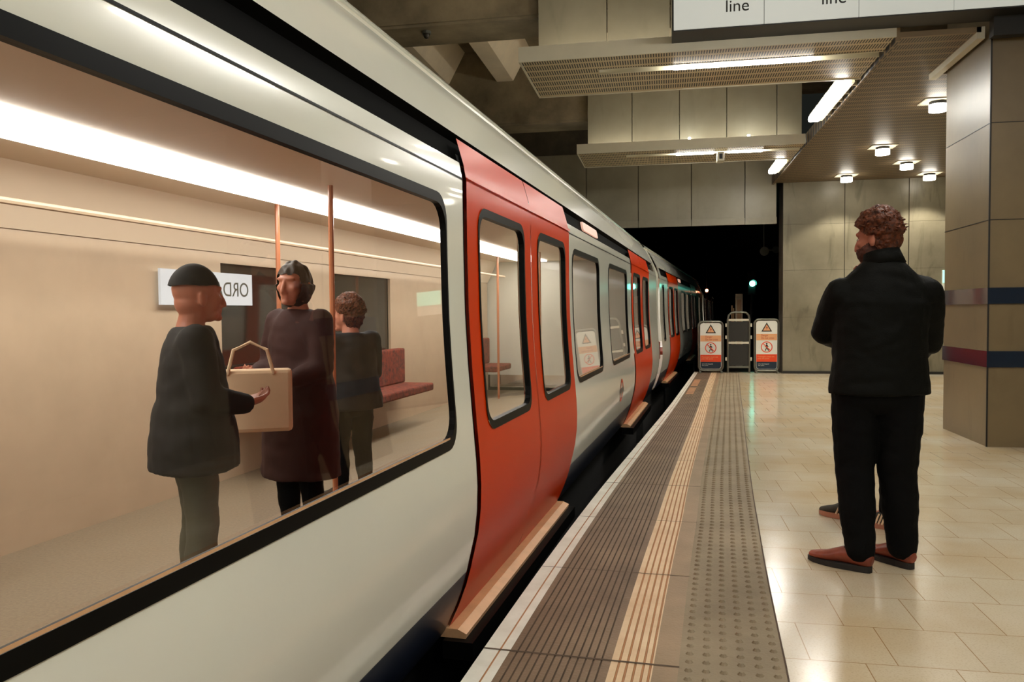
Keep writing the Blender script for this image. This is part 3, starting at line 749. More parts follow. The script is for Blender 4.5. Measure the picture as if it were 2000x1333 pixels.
def carriage(label, origin, slp, s0, s1, windows, doors, interior=True, lamp=None, roundel=None, gang=True, detail=True, small=()):
    t = thing('train_carriage', label, 'train carriage', (origin[0], origin[1], 0), -math.atan(slp), 'carriages of the train')
    W_ = 2.85
    holes = [(a, b_, ZW0, ZW1, .10) for a, b_ in windows] + [(a, b_, ZW0 - .02, ZW1, .06) for a, b_ in small]
    # white side between the doors
    segs = []; c = s0
    for a, b_ in doors: segs.append((c, a - .035)); c = b_ + .035
    segs.append((c, s1))
    for a, b_ in segs:
        new_obj('side_panel', skin(B(), a, b_, .25, 1.895, [h for h in holes if a < h[0] and h[1] < b_]), M['body'], t, True)
    # far side, end walls, roof
    bm = B(); prof = [(-(W_), .25), (-W_, 1.9), (-W_ + .05, 2.02), (-W_ + .2, 2.3), (-W_ + .35, 2.44), (-W_ + .6, 2.53), (-W_ / 2, 2.6), (-.6, 2.53), (-.36, 2.45), (-.27, 2.392), (-.245, 2.365), (-.262, 2.33), (-.225, 2.315), (-.2, 2.3), (-.15, 2.22), (-.085, 2.1), (-.046, 2.022)]
    rows = [[bm.verts.new((x, s, z)) for x, z in prof] for s in (s0, s1)]
    for k in range(len(prof) - 1):
        f = bm.faces.new((rows[0][k], rows[0][k + 1], rows[1][k + 1], rows[1][k]))
    for s in (s0, s1):
        bm.faces.new([bm.verts.new(p) for p in ((-.02, s, .25), (-.02, s, 1.9), (-.2, s, 2.3), (-.6, s, 2.5), (-W_ + .6, s, 2.5), (-W_ + .2, s, 2.3), (-W_, s, 1.9), (-W_, s, .25))])
    new_obj('roof', bm, M['body'], t, True)
    # gutter line
    bm = B(); ring_tube(bm, [(-.232, s0, 2.318), (-.232, s1, 2.318)], [(.012, .022)] * 2, 8, caps=False); new_obj('gutter', bm, M['roof'], t, True)
    # dark cornice recess
    bm = B()
    for a, b_ in [(s0 + (.35 if gang else 0), s1 - .35)]:
        v = [bm.verts.new(p) for p in ((-.012, a, 1.895), (-.05, a, 1.91), (-.075, a, 2.0), (-.046, a, 2.022), (-.046, b_, 2.022), (-.075, b_, 2.0), (-.05, b_, 1.91), (-.012, b_, 1.895))]
        for k in range(3): bm.faces.new((v[k], v[k + 1], v[6 - k], v[7 - k]))
    new_obj('cornice_band', bm, M['cornice'], t)
    for a, b_ in ((s0, s0 + .35), (s1 - .35, s1)): new_obj('cornice_end', skin(B(), a, b_, 1.895, 2.022), M['body'], t)
    # groove line over the windows
    for a, b_ in segs: new_obj('drip_line', skin(B(), a, b_, 1.826, 1.834, off=.0015), M['blackp'], t)
    # skirt and underframe
    bm = B()
    for a, b_ in segs: skin(bm, a, b_, -.02, .25)
    skin(bm, s0, s1, -.35, -.02, off=-.03)
    new_obj('skirt', bm, M['navy'], t, True)
    bm = B(); box(bm, -W_ + .1, -.3, s0 + .2, s1 - .2, -.95, -.1); new_obj('underframe', bm, M['under'], t)
    # windows
    for a, b_ in windows:
        g = new_obj('window', glass_sheet(B(), a + .004, b_ - .004, ZW0 + .004, ZW1 - .004, .10, -.008), M['glass'], t, True)
        new_obj('window_seal', ring_strip(B(), a, b_, ZW0, ZW1, .10, .004, .008, .003, .034), M['blackp'], g)
        if detail: new_obj('seal_bead', skin(B(), a + .09, b_ - .09, ZW0 + .036, ZW0 + .043, off=.006), M['sill'], g)
    for a, b_ in small:
        g = new_obj('window', glass_sheet(B(), a + .004, b_ - .004, ZW0 - .016, ZW1 - .004, .06, -.008), M['glass'], t, True)
        new_obj('window_seal', ring_strip(B(), a, b_, ZW0 - .02, ZW1, .06, .004, .015, .006, .03), M['blackp'], g)
    # doors
    for a, b_ in doors:
        mid = (a + b_) / 2
        for p_ in (a - .035, b_): new_obj('door_frame', skin(B(), p_, p_ + .035, -.0, 1.93, off=-.006), M['blackp'], t, True)
        for l, h in ((a, mid - .006), (mid + .006, b_)):
            wl, wh = l + .15, h - .15
            bm = skin(B(), l, h, 0.0, 2.0, [(wl, wh, .80, 1.74, .09)], off=.006)
            rear = skin(bm, l, h, 0.0, 1.9, [(wl, wh, .80, 1.74, .09)], off=-.03)
            d = new_obj('door', bm, M['red'], t, True)
            new_obj('door_window', glass_sheet(B(), wl, wh, .80, 1.74, .09, -.004), M['glass'], d, True)
            new_obj('window_seal', ring_strip(B(), wl, wh, .80, 1.74, .09, .010, .012, .006, .03), M['blackp'], d)
            new_obj('drip_rail', skin(B(), l, h, 1.835, 1.85, off=.016), M['red'], d)
        bm = B()
        prism(bm, [(-.12, -.035), (-.012, -.035), (-.008, -.015), (-.045, .002), (-.12, .002)], a - .02, b_ + .02, 'y')
        new_obj('door_step', bm, M['sill'], t)
        new_obj('step_rubber', box(B(), -.1, .028, a - .05, b_ + .05, -.11, -.037), M['blackp'], t)
        new_obj('door_seal', skin(B(), mid - .006, mid + .006, 0, 1.98, off=.002), M['blackp'], t, True)
    if lamp:
        for a, b_ in lamp:
            bm = B(); pts = rrect(a, b_, 1.925, 1.995, .03, 5)
            v0 = [bm.verts.new((-.05 - (z - 1.925) * .2, s, z)) for s, z in pts]; v1 = [bm.verts.new((-.034 - (z - 1.925) * .2, s, z)) for s, z in pts]
            bm.faces.new(v1)
            for k in range(len(pts)): bm.faces.new((v0[k], v0[(k + 1) % len(pts)], v1[(k + 1) % len(pts)], v1[k]))
            new_obj('indicator_lamp', bm, M['amber'], t)
    if roundel is not None:
        s, z = roundel; bm = B(); n = 28; off = .004
        f = lambda r, k: (O(z + r * math.sin(2 * PI * k / n)) + off, s + r * math.cos(2 * PI * k / n), z + r * math.sin(2 * PI * k / n))
        vo = [bm.verts.new(f(.115, k)) for k in range(n)]; vi = [bm.verts.new(f(.08, k)) for k in range(n)]
        for k in range(n): bm.faces.new((vo[k], vo[(k + 1) % n], vi[(k + 1) % n], vi[k]))
        rd = new_obj('roundel', bm, M['red'], t)
        new_obj('roundel_bar', skin(B(), s - .15, s + .15, z - .022, z + .022, off=.006), M['navy'], rd)
    # gangway
    if gang:
        bm = B(); k = 0; s = s1
        while s < s1 + .52:
            r_ = .02 if k % 2 else -.015
            sec = [(O(z) - .06 + r_, s, z) for z in (.05, .25, .6, 1.0, 1.4, 1.83, 2.0)] + [(-.22 + r_, s, 2.28 + r_), (-.6, s, 2.42 + r_), (-W_ + .6, s, 2.42 + r_), (-W_ + .3, s, 2.2), (-W_ + .1, s, 1.8), (-W_ + .1, s, .05)]
            cur = [bm.verts.new(p) for p in sec]
            if k:
                for i in range(len(cur)): bm.faces.new((prev[i], prev[(i + 1) % len(cur)], cur[(i + 1) % len(cur)], cur[i]))
            prev = cur; k += 1; s += .065
        new_obj('gangway', bm, M['roof'], t, True)
    # interior
    if interior:
        bm = B(); box(bm, -W_ + .06, -.11, s0 + .05, s1 - .05, -.02, .0); new_obj('carriage_floor', bm, M['int_floor'], t)
        fw = [(a, b_) for a, b_ in windows]
        bm = B(); zl = [0.0, .85, 1.7, 2.12]; cs = [s0 + .05]
        for a, b_ in fw: cs += [a, b_]
        cs.append(s1 - .05)
        for i, (a, b_) in enumerate(zip(cs, cs[1:])):
            if i % 2: box(bm, -W_ + .05, -W_ + .08, a, b_, 0, .85); box(bm, -W_ + .05, -W_ + .08, a, b_, 1.7, 2.12)
            else: box(bm, -W_ + .05, -W_ + .08, a, b_, 0, 2.12)
        new_obj('inner_wall', bm, M['interior'], t)
        for a, b_ in fw:
            bm = B(); box(bm, -W_ + .03, -W_ + .045, a, b_, .85, 1.7); new_obj('far_window', bm, M['darkglass'], t)
        bm = B(); box(bm, -W_ + .25, -.28, s0 + .05, s1 - .05, 2.12, 2.14)
        v = [bm.verts.new(p) for p in ((-.28, s0 + .05, 2.12), (-.28, s1 - .05, 2.12), (-.09, s1 - .05, 1.86), (-.09, s0 + .05, 1.86))]; bm.faces.new(v)
        v = [bm.verts.new(p) for p in ((-W_ + .25, s0 + .05, 2.12), (-W_ + .25, s1 - .05, 2.12), (-W_ + .09, s1 - .05, 1.78), (-W_ + .09, s0 + .05, 1.78))]; bm.faces.new(v)
        new_obj('carriage_ceiling', bm, M['int_ceiling'], t)
        for x, w_ in ((-1.75, .05), (-1.99, .13)):
            bm = B(); box(bm, x - w_, x + w_, s0 + .3, s1 - .3, 2.098, 2.118); new_obj('strip_light', bm, M['strip_light'], t)
        for xs_ in ((-W_ + .5,), ):
            bm = B(); ring_tube(bm, [(xs_[0], s0 + .5, 1.86), (xs_[0], s1 - .5, 1.86)], [.018, .018], 8, caps=False); new_obj('grab_rail', bm, M['interior'], t)
        for k, (a, b_) in enumerate(doors):
            for s in (b_ + .08, (a + b_) / 2 + .5):
                bm = B(); cyl(bm, (-1.43 if s == (a + b_) / 2 + .5 else -W_ + .62, s, 0), (-1.43 if s == (a + b_) / 2 + .5 else -W_ + .62, s, 2.12), .018, 8); new_obj('grab_pole', bm, M['pole'], t)
        # benches along both sides
        for i, (a, b_) in enumerate(zip(cs, cs[1:])): pass
        bays = []; c = s0 + .3
        for a, b_ in doors: bays.append((c, a - .25)); c = b_ + .25
        bays.append((c, s1 - .3))
        for a, b_ in bays:
            if b_ - a < .6: continue
            bm = B(); box(bm, -W_ + .1, -W_ + .55, a, b_, .38, .47); box(bm, -W_ + .09, -W_ + .19, a, b_, .47, .88); bevel(bm, .02)
            new_obj('bench_seat', bm, M['moq'], t)
            bm = B(); box(bm, -.56, -.14, a, b_, .34, .42); box(bm, -.2, -.11, a, b_, .42, .74); bevel(bm, .02)
            new_obj('bench_seat', bm, M['moq'], t)
    return t

W1 = [(-1.75, .25), (.72, 2.90), (5.5, 6.75), (7.32, 8.78)]
c1 = carriage('nearest cream carriage with wide windows and two orange-red double doors, filling the left side',
              (-1.0, 0), .07, -3.0, 12.85, W1, [(3.14, 5.36), (9.2, 11.45)], lamp=[(6.2, 6.95)], roundel=(7.9, .52))
d2 = 1 / math.hypot(1, .095)
c2 = carriage('second cream carriage beyond the ribbed gangway, with its first orange-red door visible',
              (-.055, 13.4), .095, 0.0, 14.6, [(4.75, 5.95), (6.3, 7.5), (11.9, 13.2)], [(1.5, 3.85), (8.3, 10.6)], lamp=[(4.6, 5.2)], detail=False, small=[(.42, .78)])
o3 = (-.055 + .095 * d2 * 15.15, 13.4 + d2 * 15.15)
c3 = carriage('farthest dim carriage disappearing into the tunnel behind the left warning board', o3, .085, 0.0, 15.0,
              [(1.3, 2.6), (5.7, 6.9), (7.3, 8.5), (12, 13.3)], [(3.0, 5.2), (9.0, 11.2)], detail=False, gang=False)

# things in the near carriage
M['poster'] = M['advert']
bm = B(); box(bm, 0, .02, 0, 1.1, 0, .25)
ad = new_obj('lit_panel', bm, M['advert'], c1); ad.location = (-2.74, 4.75, 1.37); ad.rotation_euler = (0, 0, 0)
ad['label'] = 'glowing white line panel on the far inside wall'
text_mesh('lettering', 'ORDA', .16, M['grey'], (.0215, 1.05, .07), (PI / 2, 0, PI / 2), ad, 'LEFT', .0005, -1.0)

# ------------------------------------------------------------------ people
M['skin'] = mat('skin', srgb(190, 122, 96), 0.5, var=0.1, vscale=8)
M['hair_ginger'] = mat('ginger_brown_hair', srgb(108, 58, 34), 0.6, spec=0.2, col2=srgb(30, 17, 12), vscale=60)
M['beard'] = mat('ginger_beard', srgb(92, 46, 28), 0.7, col2=srgb(50, 26, 18), vscale=70)
M['hair_dark'] = mat('dark_brown_hair', srgb(56, 40, 30), 0.6, var=0.4, vscale=60)
M['jacket'] = mat('black_waxed_jacket', srgb(12, 13, 10), 0.62, spec=0.1, var=0.2, vscale=7, bump=0.25, bscale=160)
M['trouser'] = mat('black_trousers', srgb(7, 7, 7), 0.85, spec=0.12, var=0.2, vscale=9, bump=0.2, bscale=200)
M['leather'] = mat('tan_brown_leather', srgb(140, 62, 38), 0.38, col2=srgb(98, 42, 26), vscale=9, bump=0.08, bscale=50)
M['sole'] = mat('black_sole', srgb(26, 22, 20), 0.6)
M['lace'] = mat('dark_lace', srgb(40, 22, 16), 0.7)
M['suede'] = mat('dark_grey_suede', srgb(60, 56, 46), 0.85, var=0.2, vscale=20)
M['pinksole'] = mat('dusty_pink_sole', srgb(176, 116, 90), 0.6)
M['maroon'] = mat('maroon_coat_cloth', srgb(56, 24, 17), 0.85, var=0.2, vscale=6)
M['navycloth'] = mat('dark_coat_cloth', srgb(24, 21, 19), 0.85, var=0.2, vscale=6)
M['olive'] = mat('olive_trouser_cloth', srgb(74, 74, 58), 0.85, var=0.2, vscale=6)
M['rust'] = mat('rust_scarf_cloth', srgb(150, 66, 38), 0.85, var=0.2, vscale=10)
M['tote'] = mat('cream_canvas', srgb(226, 196, 160), 0.8, var=0.08, vscale=8)
M['eye'] = mat('eye_white', srgb(220, 215, 205), 0.2)

V3 = Vector
def rotz(v, a): return V3((v[0] * math.cos(a) - v[1] * math.sin(a), v[0] * math.sin(a) + v[1] * math.cos(a), v[2]))
def add_hand(bm, wrist, d, palm_n, curl=0.5, thumb=1, s=1.0):
    """hand from wrist along d; palm_n = direction the palm faces; fingers curl towards it"""
    d = V3(d).normalized(); n = V3(palm_n); n = (n - d * n.dot(d)).normalized(); sd = d.cross(n) * thumb
    w = V3(wrist)
    ring_tube(bm, [w, w + d * .035 * s, w + d * .085 * s], [(.028 * s, .017 * s), (.038 * s, .015 * s), (.041 * s, .013 * s)], 12, side=sd)
    for k, (off, ln) in enumerate(((.031, .072), (.011, .082), (-.010, .076), (-.030, .060))):
        p = w + d * .085 * s + sd * off * s; dirv = d.copy(); pts = [p - d * .012]; r = [.0095 * s]
        for j, f in enumerate((.45, .32, .23)):
            a = curl * (0.55 + .45 * j) * (1 + .08 * k)
            dirv = (dirv * math.cos(a) + n * math.sin(a)).normalized(); 
            p = p + dirv * ln * f * s; pts.append(p.copy()); r.append((.009 - .001 * j) * s)
        # re-bend the normal direction progressively
        ring_tube(bm, pts, r, 8, side=sd)
    p = w + d * .022 * s + sd * .028 * s; dv = (d * .62 + sd * .68 + n * .3).normalized()
    q = p + dv * .042 * s; dv2 = (d * .8 + sd * .15 + n * .5).normalized()
    ring_tube(bm, [p, q, q + dv2 * .032 * s], [.0135 * s, .0115 * s, .0088 * s], 8, side=n)

def head_parts(bm, c, R, s=1.0):
    """head pieces in the head frame (face +Y)"""
    def P(x, y, z): return c + R @ V3((x * s, y * s, z * s))
    el = lambda p, r, rt=None: ellipsoid(bm, P(*p), tuple(k * s for k in r), (R @ rt) if rt else R, 3)
    el((0, -.012, .028), (.077, .098, .094)); el((0, .03, -.02), (.064, .066, .085)); el((0, .045, -.082), (.047, .045, .034))
    el((0, -.03, -.03), (.066, .07, .07)); el((0, .075, .03), (.056, .024, .016)); el((0, .082, -.07), (.026, .018, .012))
    el((0, .088, -.098), (.022, .018, .016))
    for sx in (-1, 1):
        el((sx * .038, .068, -.02), (.022, .022, .02)); el((sx * .079, -.012, -.018), (.010, .021, .034), Matrix.Rotation(sx * .3, 3, 'Z'))
        el((sx * .084, -.02, .0), (.007, .014, .016), Matrix.Rotation(sx * .4, 3, 'Z')); el((sx * .012, .1, -.046), (.01, .01, .008))
    ring_tube(bm, [P(0, .09, .018), P(0, .112, -.025), P(0, .118, -.042)], [.010 * s, .013 * s, .012 * s], 8, side=R @ V3((1, 0, 0)))
    el((0, .095, -.066), (.022, .01, .006)); el((0, .093, -.077), (.02, .01, .006))

def hair_mesh(c, R, s, kind, seed=1):
    """hair with volume; kind: short_wavy, cap, bob"""
    bm = B(); ret = bmesh.ops.create_icosphere(bm, subdivisions=5, radius=1.0)
    rx, ry, rz = (.089, .108, .128); rnd = random.Random(seed); dele = []
    for v in bm.verts:
        p = v.co.copy(); x, y_, z = p.x * rx, p.y * ry - .016, p.z * rz + .006
        if kind == 'short_wavy':
            keep = z > .055 + .2 * max(0, y_ - .05) if y_ > .045 else (z > .0 + max(0, (y_ + .0)) * .75 if y_ > -.03 else z > -.105 - .0 * y_)
            lift = 0.016 * max(0, (z - .0) / .1) + .004 + .012 * (noise.noise(V3((x * 26, y_ * 26, z * 34)) + V3((seed, 0, 0)))) + .006 * noise.noise(V3((x * 90, y_ * 90, z * 90)))
            if z > .05 and y_ > .02: lift += .012 * (y_ / .09)
            if z < .0: lift -= .006
        elif kind == 'cap':
            keep = z > .035; lift = .004
        else:
            keep = (z > .05 if y_ > .05 else z > -.12); lift = .01 * noise.noise(V3((x * 30, y_ * 30, z * 12))) + (.012 if z < 0 else 0)
        q = V3((x, y_, z)) + p.normalized() * lift
        v.co = c + R @ (q * s)
        if not keep: dele.append(v)
    bmesh.ops.delete(bm, geom=dele, context='VERTS')
    if kind == 'short_wavy':
        for k in range(260):
            a = rnd.uniform(0, 2 * PI); e = rnd.uniform(.05, 1.0); ce = math.sqrt(1 - e * e)
            n0 = V3((ce * math.cos(a), ce * math.sin(a), e)); 
            b0 = V3((n0.x * rx * 1.06, n0.y * ry * 1.06 - .016, n0.z * rz * 1.04 + .006))
            if b0.y > .05 and b0.z < .085: continue
            if b0.z < .04 and b0.y > -.02: continue
            dr = (V3((rnd.uniform(-.5, .5), .5 if b0.y > 0 else -.25, .15)) + n0 * .7 + V3((rnd.uniform(-.4, .4), rnd.uniform(-.4, .4), rnd.uniform(-.2, .3)))).normalized()
            L_ = rnd.uniform(.012, .024); m1 = b0 + dr * L_ * .6; e1 = m1 + (dr + V3((rnd.uniform(-.8, .8), rnd.uniform(-.8, .8), rnd.uniform(-.9, .1)))).normalized() * L_ * .55
            try: ring_tube(bm, [c + R @ (b0 * s), c + R @ (m1 * s), c + R @ (e1 * s)], [.006 * s, .0045 * s, .0012 * s], 5, caps=False)
            except Exception: pass
    return bm
def beard_mesh(c, R, s):
    bm = B(); bmesh.ops.create_icosphere(bm, subdivisions=5, radius=1.0); dele = []
    for v in bm.verts:
        p = v.co.copy(); q = V3((p.x * .073, p.y * .078 + .028, p.z * .074 - .062))
        keep = q.z < -.045 + max(0, -(q.y - .06)) * .55 and q.y > -.03
        if abs(q.x) < .02 and q.y > .09 and q.z > -.08 and q.z < -.062: keep = False
        q += p.normalized() * (.004 * noise.noise(q * 120) + .003)
        v.co = c + R @ (q * s)
        if not keep: dele.append(v)
    bmesh.ops.delete(bm, geom=dele, context='VERTS'); return bm

def shoe(parent, heel, toe, up_m, sole_m, lace_m=None, s=1.0, sneaker=False):
    heel, toe = V3(heel), V3(toe); d = (toe - heel); L_ = d.length; d.normalize(); sd = V3((d.y, -d.x, 0))
    def pt(f, z, o=0): return heel + d * (L_ * f) + sd * o + V3((0, 0, z))
    bm = B()
    ring_tube(bm, [pt(.06, .062), pt(.2, .068), pt(.36, .07), pt(.52, .058), pt(.68, .046), pt(.84, .04), pt(.95, .036)],
              [(.036, .040), (.040, .045), (.042, .046), (.045, .036), (.049, .027), (.046, .022), (.032, .016)], 16, side=sd)
    ring_tube(bm, [pt(.2, .06), pt(.2, .092)], [(.034, .05), (.034, .046)], 14, side=sd)
    me = remesh(bm, .005, 3)
    for v in me.vertices:
        if v.co.z < heel.z + .026: v.co.z = heel.z + .026
    up = new_obj('shoe', me, up_m, parent)
    bm = B(); n = 36; pts = []
    for k in range(n):
        a = 2 * PI * k / n; f = .5 + .515 * math.cos(a)
        wv = .040 + .013 * math.sin(PI * max(0, min(1, (f - .25) / .75))) if f > .2 else .040
        sgn = math.sin(a); wdt = wv * (abs(sgn) ** .55) * (1 if sgn > 0 else -1)
        pts.append((f, wdt))
    hz = lambda f: .0
    lo = [bm.verts.new(pt(f, .001 + (.004 if f > .9 else 0), o)) for f, o in pts]; hi = [bm.verts.new(pt(f, .032 if f < .28 or sneaker else .027, o)) for f, o in pts]
    for k in range(n): bm.faces.new((lo[k], lo[(k + 1) % n], hi[(k + 1) % n], hi[k]))
    bm.faces.new(lo[::-1]); bm.faces.new(hi)
    new_obj('sole', bm, sole_m, up)
    if lace_m:
        bm = B()
        for k in range(4):
            f = .36 + .065 * k; z = .116 - .014 * k
            ring_tube(bm, [pt(f, z - .012, -.022), pt(f + .012, z, 0), pt(f, z - .012, .022)], [.0028] * 3, 6)
        ring_tube(bm, [pt(.36, .118, 0), pt(.33, .128, .02), pt(.37, .112, .034)], [.0025] * 3, 6)
        ring_tube(bm, [pt(.36, .118, 0), pt(.33, .128, -.02), pt(.37, .112, -.034)], [.0025] * 3, 6)
        new_obj('laces', bm, lace_m, up)
    if sneaker:
        bm = B()
        for o in (-1, 1):
            for f in (.38, .46, .54): ring_tube(bm, [pt(f, .032, o * .047), pt(f - .07, .085, o * .039)], [.006, .005], 6)
        new_obj('side_stripe', bm, M['tote'], up)
    return up

def person(label, loc, rz, J, mats, voxel=.009, hair='short_wavy', beard=False, group=None, jacket=None, wrinkle=.006, shoes='leather', eyes=False, seed=1, hs=1.0):
    """J: joints in the person's own frame"""
    t = thing('person', label, 'person', loc, rz, group)
    j = {k: V3(v) for k, v in J.items() if not k.endswith('_')}
    R = Matrix.Rotation(J['head_yaw_'], 3, 'Z') @ Matrix.Rotation(J.get('head_pitch_', 0.0), 3, 'X')
    tyaw = J.get('torso_yaw_', 0.0); ts = V3((math.cos(tyaw), math.sin(tyaw), 0))
    bw = J.get('bulk_', 1.0)
    bm = B(); head_parts(bm, j['head'], R, hs)
    ring_tube(bm, [j['neck'] - V3((0, 0, .04)), j['neck'], j['head'] + R @ V3((0, -.02, -.07))], [.07, .056, .055], 14)
    P_ = j['pelvis']; Ck = j['chest']
    ring_tube(bm, [P_ - V3((0, 0, .0)), P_ + V3((0, 0, .04)), (P_ + Ck) / 2, Ck, j['neck'] - V3((0, 0, .07))], [(.11, .065), (.13 * bw, .08), (.13 * bw, .09), (.145 * bw, .1), (.09, .07)], 18, side=ts)
    for sd in 'LR':
        ring_tube(bm, [j['sh' + sd], j['el' + sd]], [.047, .038], 12); ring_tube(bm, [j['el' + sd], j['wr' + sd]], [.038, .026], 12)
        ring_tube(bm, [j['hip' + sd], j['kn' + sd], j['an' + sd]], [.062, .05, .036], 14)
        ring_tube(bm, [j['an' + sd], j['an' + sd] * .35 + j['toe' + sd] * .65 + V3((0, 0, .0))], [.034, .022], 10)
        add_hand(bm, j['wr' + sd], j['hd' + sd], j['pn' + sd], J.get('curl' + sd + '_', .5), 1 if sd == 'L' else -1)
    body = new_obj('body', remesh(bm, min(voxel, .0065), 2), mats['skin'], t)
    if eyes:
        bm = B()
        for sx in (-1, 1): ellipsoid(bm, j['head'] + R @ V3((sx * .033, .079, .004)), (.0105, .0095, .0055), R, 2)
        ey = new_obj('eyes', bm, M['eye'], t)
        bm = B()
        for sx in (-1, 1): ellipsoid(bm, j['head'] + R @ V3((sx * .033, .087, .004)), (.005, .004, .005), R, 2)
        new_obj('iris', bm, M['lace'], ey)
    new_obj('hair', hair_mesh(j['head'], R, hs, hair, seed), mats['hair'], t, smooth=(hair == 'cap'))
    if beard: new_obj('beard', beard_mesh(j['head'], R, hs), mats.get('beard', mats['hair']), t, True)
    # trousers
    def wr_(amp, sc=9):
        def f(p):
            return amp * (noise.noise(V3((p.x * sc, p.y * sc, p.z * sc * 1.6)) + V3((seed * 3.1, 0, 0))) + .5 * noise.noise(V3((p.x * sc * 2.3, p.y * sc * 2.3, p.z * sc * 3.4))))
        return f
    tl = J.get('trouser_', None)
    bm = B()
    ring_tube(bm, [P_ - V3((0, 0, .05)), P_ + V3((0, 0, .08))], [(.182 * bw, .108 * bw), (.172 * bw, .105 * bw)], 18, side=ts)
    for sd in 'LR':
        h, k, a = j['hip' + sd], j['kn' + sd], j['an' + sd]
        r = tl or (.105, .088, .078, .062)
        pts = [h, (h + k) / 2, k, (k + a) / 2, a + V3((0, 0, .012))]
        ring_tube(bm, pts, [r[0], r[0] * .94, r[1], (r[1] + r[2]) / 2 * .98, r[3]], 16)
    new_obj('trousers', remesh(bm, voxel, 3, wr_(wrinkle, 10)), mats['trousers'], t)
    # jacket / coat
    if jacket:
        bm = B()
        ring_tube(bm, [V3(p) for p, r in jacket], [r for p, r in jacket], 22, side=ts, caps=False)
        for sd in 'LR':
            s_, e_, w_ = j['sh' + sd], j['el' + sd], j['wr' + sd]
            k = J.get('sleeve_', 1.0)
            ring_tube(bm, [s_, (s_ + e_) / 2, e_ + (s_ - e_).normalized() * .01], [.074 * k, .072 * k, .064 * k], 16)
            ellipsoid(bm, e_, (.065 * k,) * 3)
            ring_tube(bm, [e_, (e_ + w_) / 2, w_ + (e_ - w_).normalized() * .01], [.064 * k, .056 * k, .043 * k], 16)
            ring_tube(bm, [s_ * .3 + Ck * .7 + V3((0, 0, .0)), s_ * .95 + Ck * .05], [.105 * k, .08 * k], 16)
            ring_tube(bm, [j['neck'] * .7 + s_ * .3 + V3((0, 0, -.055)), s_ + V3((0, 0, -.002))], [.062 * k, .07 * k], 16)
        for p, r, p2, r2 in J.get('extra_', []): ring_tube(bm, [V3(p), V3(p2)], [r, r2], 12, side=ts)
        new_obj('jacket', remesh(bm, voxel, 3, wr_(wrinkle * 1.2, 8)), mats['jacket'], t)
        if J.get('collar_'):
            c0, c1, r0, r1 = J['collar_']
            bm = B(); ring_tube(bm, [V3(c0), (V3(c0) + V3(c1)) / 2, V3(c1)], [r0, ((r0[0] + r1[0]) / 2,) * 2, r1], 24, side=ts, caps=False)
            bmesh.ops.delete(bm, geom=[f for f in bm.faces if len(f.verts) > 4], context='FACES')
            o = new_obj('collar', bm, mats['jacket'], t, True); md = o.modifiers.new('s', 'SOLIDIFY'); md.thickness = .012; md.offset = 1
    for sd in 'LR':
        if shoes == 'leather': shoe(t, j['heel' + sd], j['toe' + sd], M['leather'], M['sole'], M['lace'])
        elif shoes == 'sneaker': shoe(t, j['heel' + sd], j['toe' + sd], M['suede'], M['pinksole'], M['lace'], sneaker=True)
        else: shoe(t, j['heel' + sd], j['toe' + sd], M['sole'], M['sole'])
    return t

# the waiting man: frame X = right, Y = away from the camera, turned 14 degrees
man = person('bearded man with ginger hair in a black jacket, waiting with one hand at his chin',
    (1.05, 4.25, 0), -math.radians(14), dict(
    head=(0.0, .045, 1.655), head_yaw_=math.radians(62), head_pitch_=-.12, torso_yaw_=math.radians(20), bulk_=1.2,
    neck=(.028, .005, 1.535), chest=(.02, .01, 1.33), pelvis=(.01, .0, .93),
    shL=(-.165, -.065, 1.375), elL=(-.245, .03, 1.185), wrL=(-.185, .17, 1.13), hdL=(.45, .8, -.05), pnL=(.3, -.4, .9), curlL_=.35,
    shR=(.225, .085, 1.375), elR=(.24, .2, 1.125), wrR=(-.005, .195, 1.435), hdR=(-.62, -.35, .7), pnR=(-.1, -.9, .1), curlR_=.45,
    hipL=(-.095, .0, .9), knL=(-.097, -.02, .5), anL=(-.068, -.098, .09), heelL=(-.018, -.125, 0), toeL=(-.31, -.01, 0),
    hipR=(.105, .03, .9), knR=(.098, .03, .5), anR=(.125, .04, .09), heelR=(.168, .01, 0), toeR=(-.045, .215, 0),
    trouser_=(.118, .093, .086, .07), sleeve_=1.06,
    collar_=((.03, .002, 1.51), (.018, .012, 1.578), (.092, .084), (.072, .076)),
    extra_=[]),
    dict(skin=M['skin'], hair=M['hair_ginger'], beard=M['beard'], jacket=M['jacket'], trousers=M['trouser']),
    voxel=.0075, beard=True, jacket=[((.012, 0, .875), (.245, .15)), ((.012, 0, .94), (.24, .15)), ((.012, 0, 1.05), (.228, .15)), ((.012, 0, 1.2), (.23, .155)), ((.018, 0, 1.33), (.238, .155)),
    ((.025, .0, 1.42), (.20, .13)), ((.028, .0, 1.475), (.155, .11)), ((.03, .002, 1.515), (.115, .095)), ((.03, .004, 1.54), (.088, .082))], eyes=True, wrinkle=.0055)
